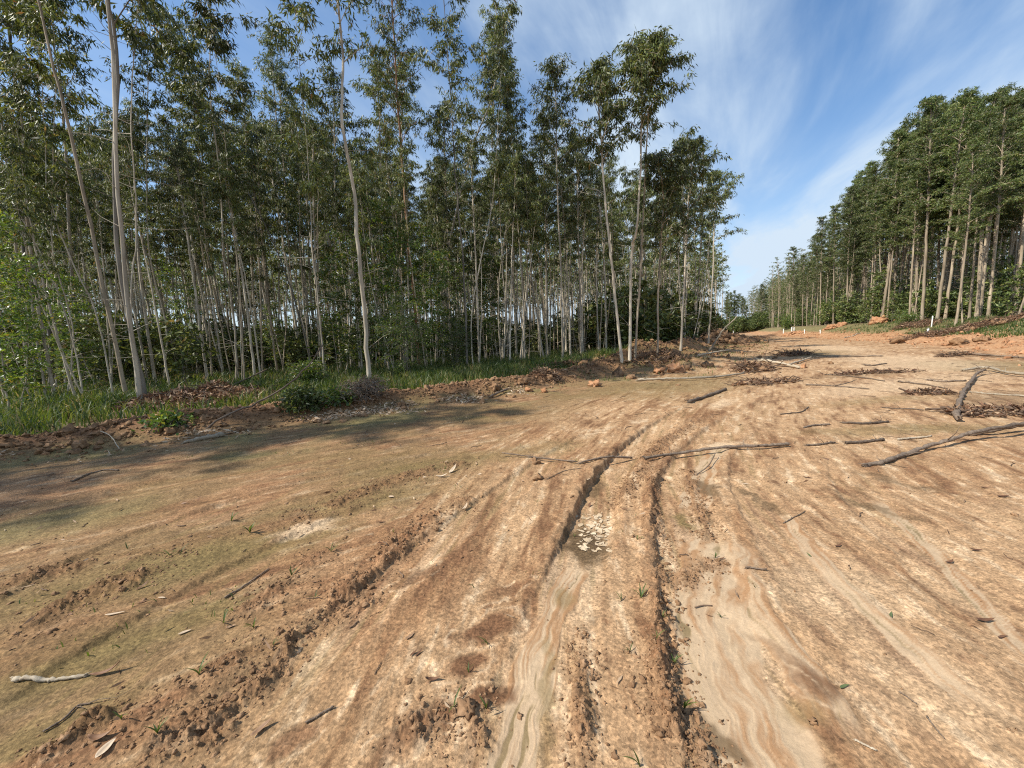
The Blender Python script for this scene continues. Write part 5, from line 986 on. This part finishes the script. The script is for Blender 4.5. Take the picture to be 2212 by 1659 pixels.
# ------------------------------------------------------------------ single stones and clods
def stone(px, r, label, cat, seed, mat, name):
    g = np.random.RandomState(seed); p = on_ground(*px); mb = MB(); V, Q = lump_arrays(g, r, .7, 16, 12, .6); mb.add(V, Q); o = mb.build(name, mat, smooth=False); o.location = (p[0], p[1], gz(p[0], p[1])+r*.32); o.rotation_euler = (0, 0, g.rand()*6); tagit(o, label, cat); return o
for i, (px, r, lab, cat, mt) in enumerate([((1285, 834), .17, 'orange-brown stone on the berm end right of the weed clump', 'stone', M_ORANGE), ((1130, 828), .16, 'dark brown clod at the grass corner of the berm', 'clod', M_CLOD), ((1176, 848), .10, 'pale orange stone at the foot of the berm end', 'stone', M_ORANGE), ((1142, 846), .09, 'smaller pale stone left of the orange stone at the berm foot', 'stone', M_ORANGE), ((1070, 842), .16, 'pale rounded clod on top of the berm left of the berm end', 'clod', M_CLOD), ((867, 878), .10, 'dark wet clod on the berm below the lone cream trunk', 'clod', M_CLOD),
 ((1460, 804), .30, 'large orange clod at the foot of the pushed-up earth', 'clod', M_ORANGE), ((1425, 806), .20, 'orange clod left of the large one at the foot of the pushed-up earth', 'clod', M_ORANGE), ((177, 966), .10, 'big dark clod in the left berm above the pale fallen leaves', 'clod', M_CLOD), ((95, 978), .08, 'dark clod in the berm near the left border', 'clod', M_CLOD), ((370, 934), .10, 'dark clod in the berm just below the small bright plant', 'clod', M_CLOD), ((520, 932), .08, 'dark clod in the berm under the leaning dead pole', 'clod', M_CLOD), ((1010, 1535), .035, 'knobbly clod beside the brown hollows at the bottom', 'clod', M_CLOD), ((1158, 1001), .05, 'flat pale clod left of the deep rut', 'clod', M_CLOD), ((1163, 1036), .045, 'pale orange clod on the track left of the deep rut', 'clod', M_CLOD), ((1735, 795), .12, 'orange stone by the small pale log', 'stone', M_ORANGE), ((1940, 742), .45, 'dark earth clod on the orange soil in front of the right bank', 'clod', M_CLOD), ((2070, 745), .35, 'brown clod on the orange soil below the brush windrow', 'clod', M_CLOD), ((2120, 738), .3, 'brown clod at the lower edge of the green bank grass', 'clod', M_CLOD)]):
    stone(px, r, lab, cat, 1100+i, mt, 'stone' if cat == 'stone' else 'clod')

# crumbs of earth along the ridges and the berm, dried mud flakes, leaf litter, dead twigs
def crumbs(name, P, rad, label, seed, mat=None):
    g = np.random.RandomState(seed); arr = [lump_arrays(g, 1.0, g.uniform(.45, .85), 9, 6, .85) for _ in range(12)]; z = terrain(P[:, 0], P[:, 1]); mb = MB()
    for (x, y), zz, r in zip(P, z, rad):
        V, Q = arr[g.randint(8)]; b = g.rand()*6.28; M = np.array([[math.cos(b), -math.sin(b), 0], [math.sin(b), math.cos(b), 0], [0, 0, 1]])*r; mb.add(V@M.T+np.array([x, y, zz+r*.12]), Q)
    o = mb.build(name, mat or M_CLOD); o['kind'] = 'stuff'; o['label'] = label; o['category'] = 'soil'
g = np.random.RandomState(1200); P = []; Rr = []
for pts, w, hgt in ROWS:
    c = catmull(pts, 8); ln = sum(math.hypot(*(c[i+1]-c[i])) for i in range(len(c)-1)); n = int(520*ln)
    for _ in range(n): q = c[g.randint(len(c))]+g.randn(2)*w*1.3; P.append(q); Rr.append(min(.015, .0026*math.exp(abs(g.randn())*.72))*(1 if hgt < .05 else 1.1))
crumbs('ridge_crumbs', np.array(P), np.array(Rr), 'crumbs of dry soil along the clod rows and wheel ridges', 1)
n = 7000; q = catmull(np.array(BERM[3:]), 30); ii = g.randint(len(q), size=n); P = q[ii]+g.randn(n, 2)*np.array([.55, .55])+.0; P = P[vis(P[:, 0], P[:, 1], .1, 20)]
crumbs('berm_crumbs', P, np.minimum(.085, .011*np.exp(np.abs(g.randn(len(P)))*.8)), 'loose crumbled earth along the left berm', 2)
n = 2600; q = catmull(np.array(MOUND), 30); P = q[g.randint(len(q), size=n)]+g.randn(n, 2)*2.0
crumbs('mound_crumbs', P, np.minimum(.2, .03*np.exp(np.abs(g.randn(len(P)))*.7)), 'loose crumbled earth over the pushed-up mound', 3)
n = 1900; q = catmull(np.array(TOE[2:8]), 30); P = q[g.randint(len(q), size=n)]+g.randn(n, 2)*1.3+np.array([1.0, -.8])
crumbs('bank_crumbs', P, np.minimum(.13, .022*np.exp(np.abs(g.randn(len(P)))*.8)), 'loose orange earth along the toe of the right bank', 4, M_ORANGE)
n = 6000; x = g.uniform(-6, 5, n); y = g.uniform(1.2, 9, n); rr_ = np.hypot(x, y); m = (pn(x*1.5, y*1.5, 7)+.5*pn(x*5, y*5, 9) > .12) & vis(x, y, 0, 10) & (g.rand(n) < .7/(1+.02*rr_**2)); x, y = x[m], y[m]
crumbs('loose_grit', np.stack([x, y], 1), .0028*np.exp(np.abs(g.randn(len(x)))*.6), 'fine loose grit strewn over the bare ground', 5)
# mud flakes
mb = MB(); c = np.array([on_ground(u, v) for u, v in [(1276+g.uniform(-34, 34)+.12*k_, 1150+g.uniform(-42, 42)) for k_ in range(115)]])
for p in c:
    n = 6; a = np.sort(g.rand(n))*6.28; r = g.uniform(.012, .034)*(.6+.6*g.rand(n)); xy = np.stack([np.cos(a)*r, np.sin(a)*r], 1); zz = (xy[:, 0]*math.cos(n*p[0]*90)+xy[:, 1]*math.sin(n*p[0]*90))**2*g.uniform(3, 13)+.003+.12*xy[:, 0]*g.randn(); V = np.vstack([np.column_stack([xy, zz])+p, p+np.array([0, 0, .003])]); mb.add(V, None, [[k, (k+1) % n, n] for k in range(n)], g.rand())
o = mb.build('mud_flakes', M_FLAKE); o['kind'] = 'stuff'; o['label'] = 'curled pale flakes of dried mud in the wet hollow of the deep rut'; o['category'] = 'mud flakes'
# litter of leaves
def litter(name, x, y, label, seed, L, Wd, lo, hi, lift=.012):
    g = np.random.RandomState(seed); n = len(x); mb = MB(); P = np.column_stack([x, y, terrain(x, y)+lift*(.3+g.rand(n))]); leaves(mb, P, g.randn(n, 3)*np.array([1, 1, .22]), L*(.6+.8*g.rand(n)), Wd*(.6+.8*g.rand(n)), g, droop=.35, rlo=lo, rhi=hi)
    o = mb.build(name, M_DEADLEAF); o['kind'] = 'stuff'; o['label'] = label; o['category'] = 'leaf litter'
q = catmull(np.array(BERM[3:9]), 30); n = 4200; P = q[g.randint(len(q), size=n)]; t = np.abs(g.randn(n))*.35; P = P+np.stack([.5*(.62+t), -.86*(.62+t)], 1)+g.randn(n, 2)*.1; m = (fbm(P[:, 0]*.9, P[:, 1]*.9, 3, 301) > .02); P = P[m]
litter('pale_leaf_litter', P[:, 0], P[:, 1], 'pale fallen leaves strewn along the foot of the left berm', 11, .10, .028, .7, 1.0)
n = 5200; x = g.uniform(-9, 8, n); y = g.uniform(1.3, 16, n); m = vis(x, y, 0, 10) & (polyd(x, y, BERM)[0] < -.4) & (fbm(x*.7, y*.7, 3, 303)+.3*(x < 0) > -.02) & (g.rand(n) < .36)
litter('scattered_leaf_litter', x[m], y[m], 'scattered small dry leaves on the open ground', 12, .055, .013, 0, .95)
n = 16000; x = g.uniform(-20, 14, n); y = g.uniform(3, 30, n); m = vis(x, y, 0, 10) & (polyd(x, y, BERM)[0] > -.2) & (fbm(x*.6, y*.6, 3, 305) > .0)
litter('forest_leaf_litter', x[m], y[m], 'brown leaf litter lying in the verge and under the left trees', 13, .14, .035, 0, .85, .05)
mb = MB(); n = 420; x = g.uniform(-6, 16, n); y = g.uniform(1.5, 20, n); m = vis(x, y, 0, 10) & (polyd(x, y, BERM)[0] < -.5)
for px_2, py_2 in zip(x[m], y[m]):
    l = g.uniform(.05, .22)*(1+.08*py_2)*(.4 if py_2 < 3 else 1); a = g.rand()*6.28; t = np.linspace(-.5, .5, 5)[:, None]; p = np.array([px_2, py_2, gz(px_2, py_2)+.006]); tube(mb, p+np.array([math.cos(a), math.sin(a), 0])*l*t+g.randn(5, 3)*np.array([.06, .06, .01])*l, g.uniform(.0012, .004)*(1+.06*py_2), 4, rnd=g.rand()*.5)
o = mb.build('twig_litter', M_DEBRIS); o['kind'] = 'stuff'; o['label'] = 'fine dark twigs strewn over the open ground'; o['category'] = 'twig litter'

# ------------------------------------------------------------------ white marker pegs
def peg(px, h, w, label, seed, cap=True, name='marker_peg'):
    p = on_ground(*px); mb = MB(); g = np.random.RandomState(seed); b = w/2; z = np.array([-.15, h-.25*w, h]); t = [1, 1, .55]; V = []
    for k in range(3): V += [[-b*t[k], -b*t[k], z[k]], [b*t[k], -b*t[k], z[k]], [b*t[k], b*t[k], z[k]], [-b*t[k], b*t[k], z[k]]]
    Q = [[k*4+j, k*4+(j+1) % 4, k*4+4+(j+1) % 4, k*4+4+j] for k in range(2) for j in range(4)]+[[8, 9, 10, 11]]; mb.add(V, Q)
    o = mb.build(name, M_PEG); o.location = p; o.rotation_euler = (g.randn()*.03, g.randn()*.04, g.rand()); tagit(o, label, 'peg', 'white marker pegs beside the road'); return o
for i, (px, h, w, lab) in enumerate([((2004, 720), .42, .11, 'short white post in the green bank grass'), ((2012, 706), .95, .07, 'tall thin white stake just behind the short white post'), ((1692, 723), 1.0, .11, 'white peg at the road end, leftmost of three together'), ((1710, 722), 1.15, .12, 'tall white peg of a close pair at the road end'), ((1715, 720), 1.0, .11, 'slightly lower white peg of the close pair at the road end'), ((1738, 720), .6, .1, 'small white peg left of the lone peg on the far orange bank'), ((1772, 720), .5, .1, 'lone white peg on the far orange bank'), ((1584, 722), 1.0, .14, 'white peg beside the last trunks of the left forest')]):
    peg(px, h, w, lab, 1300+i)
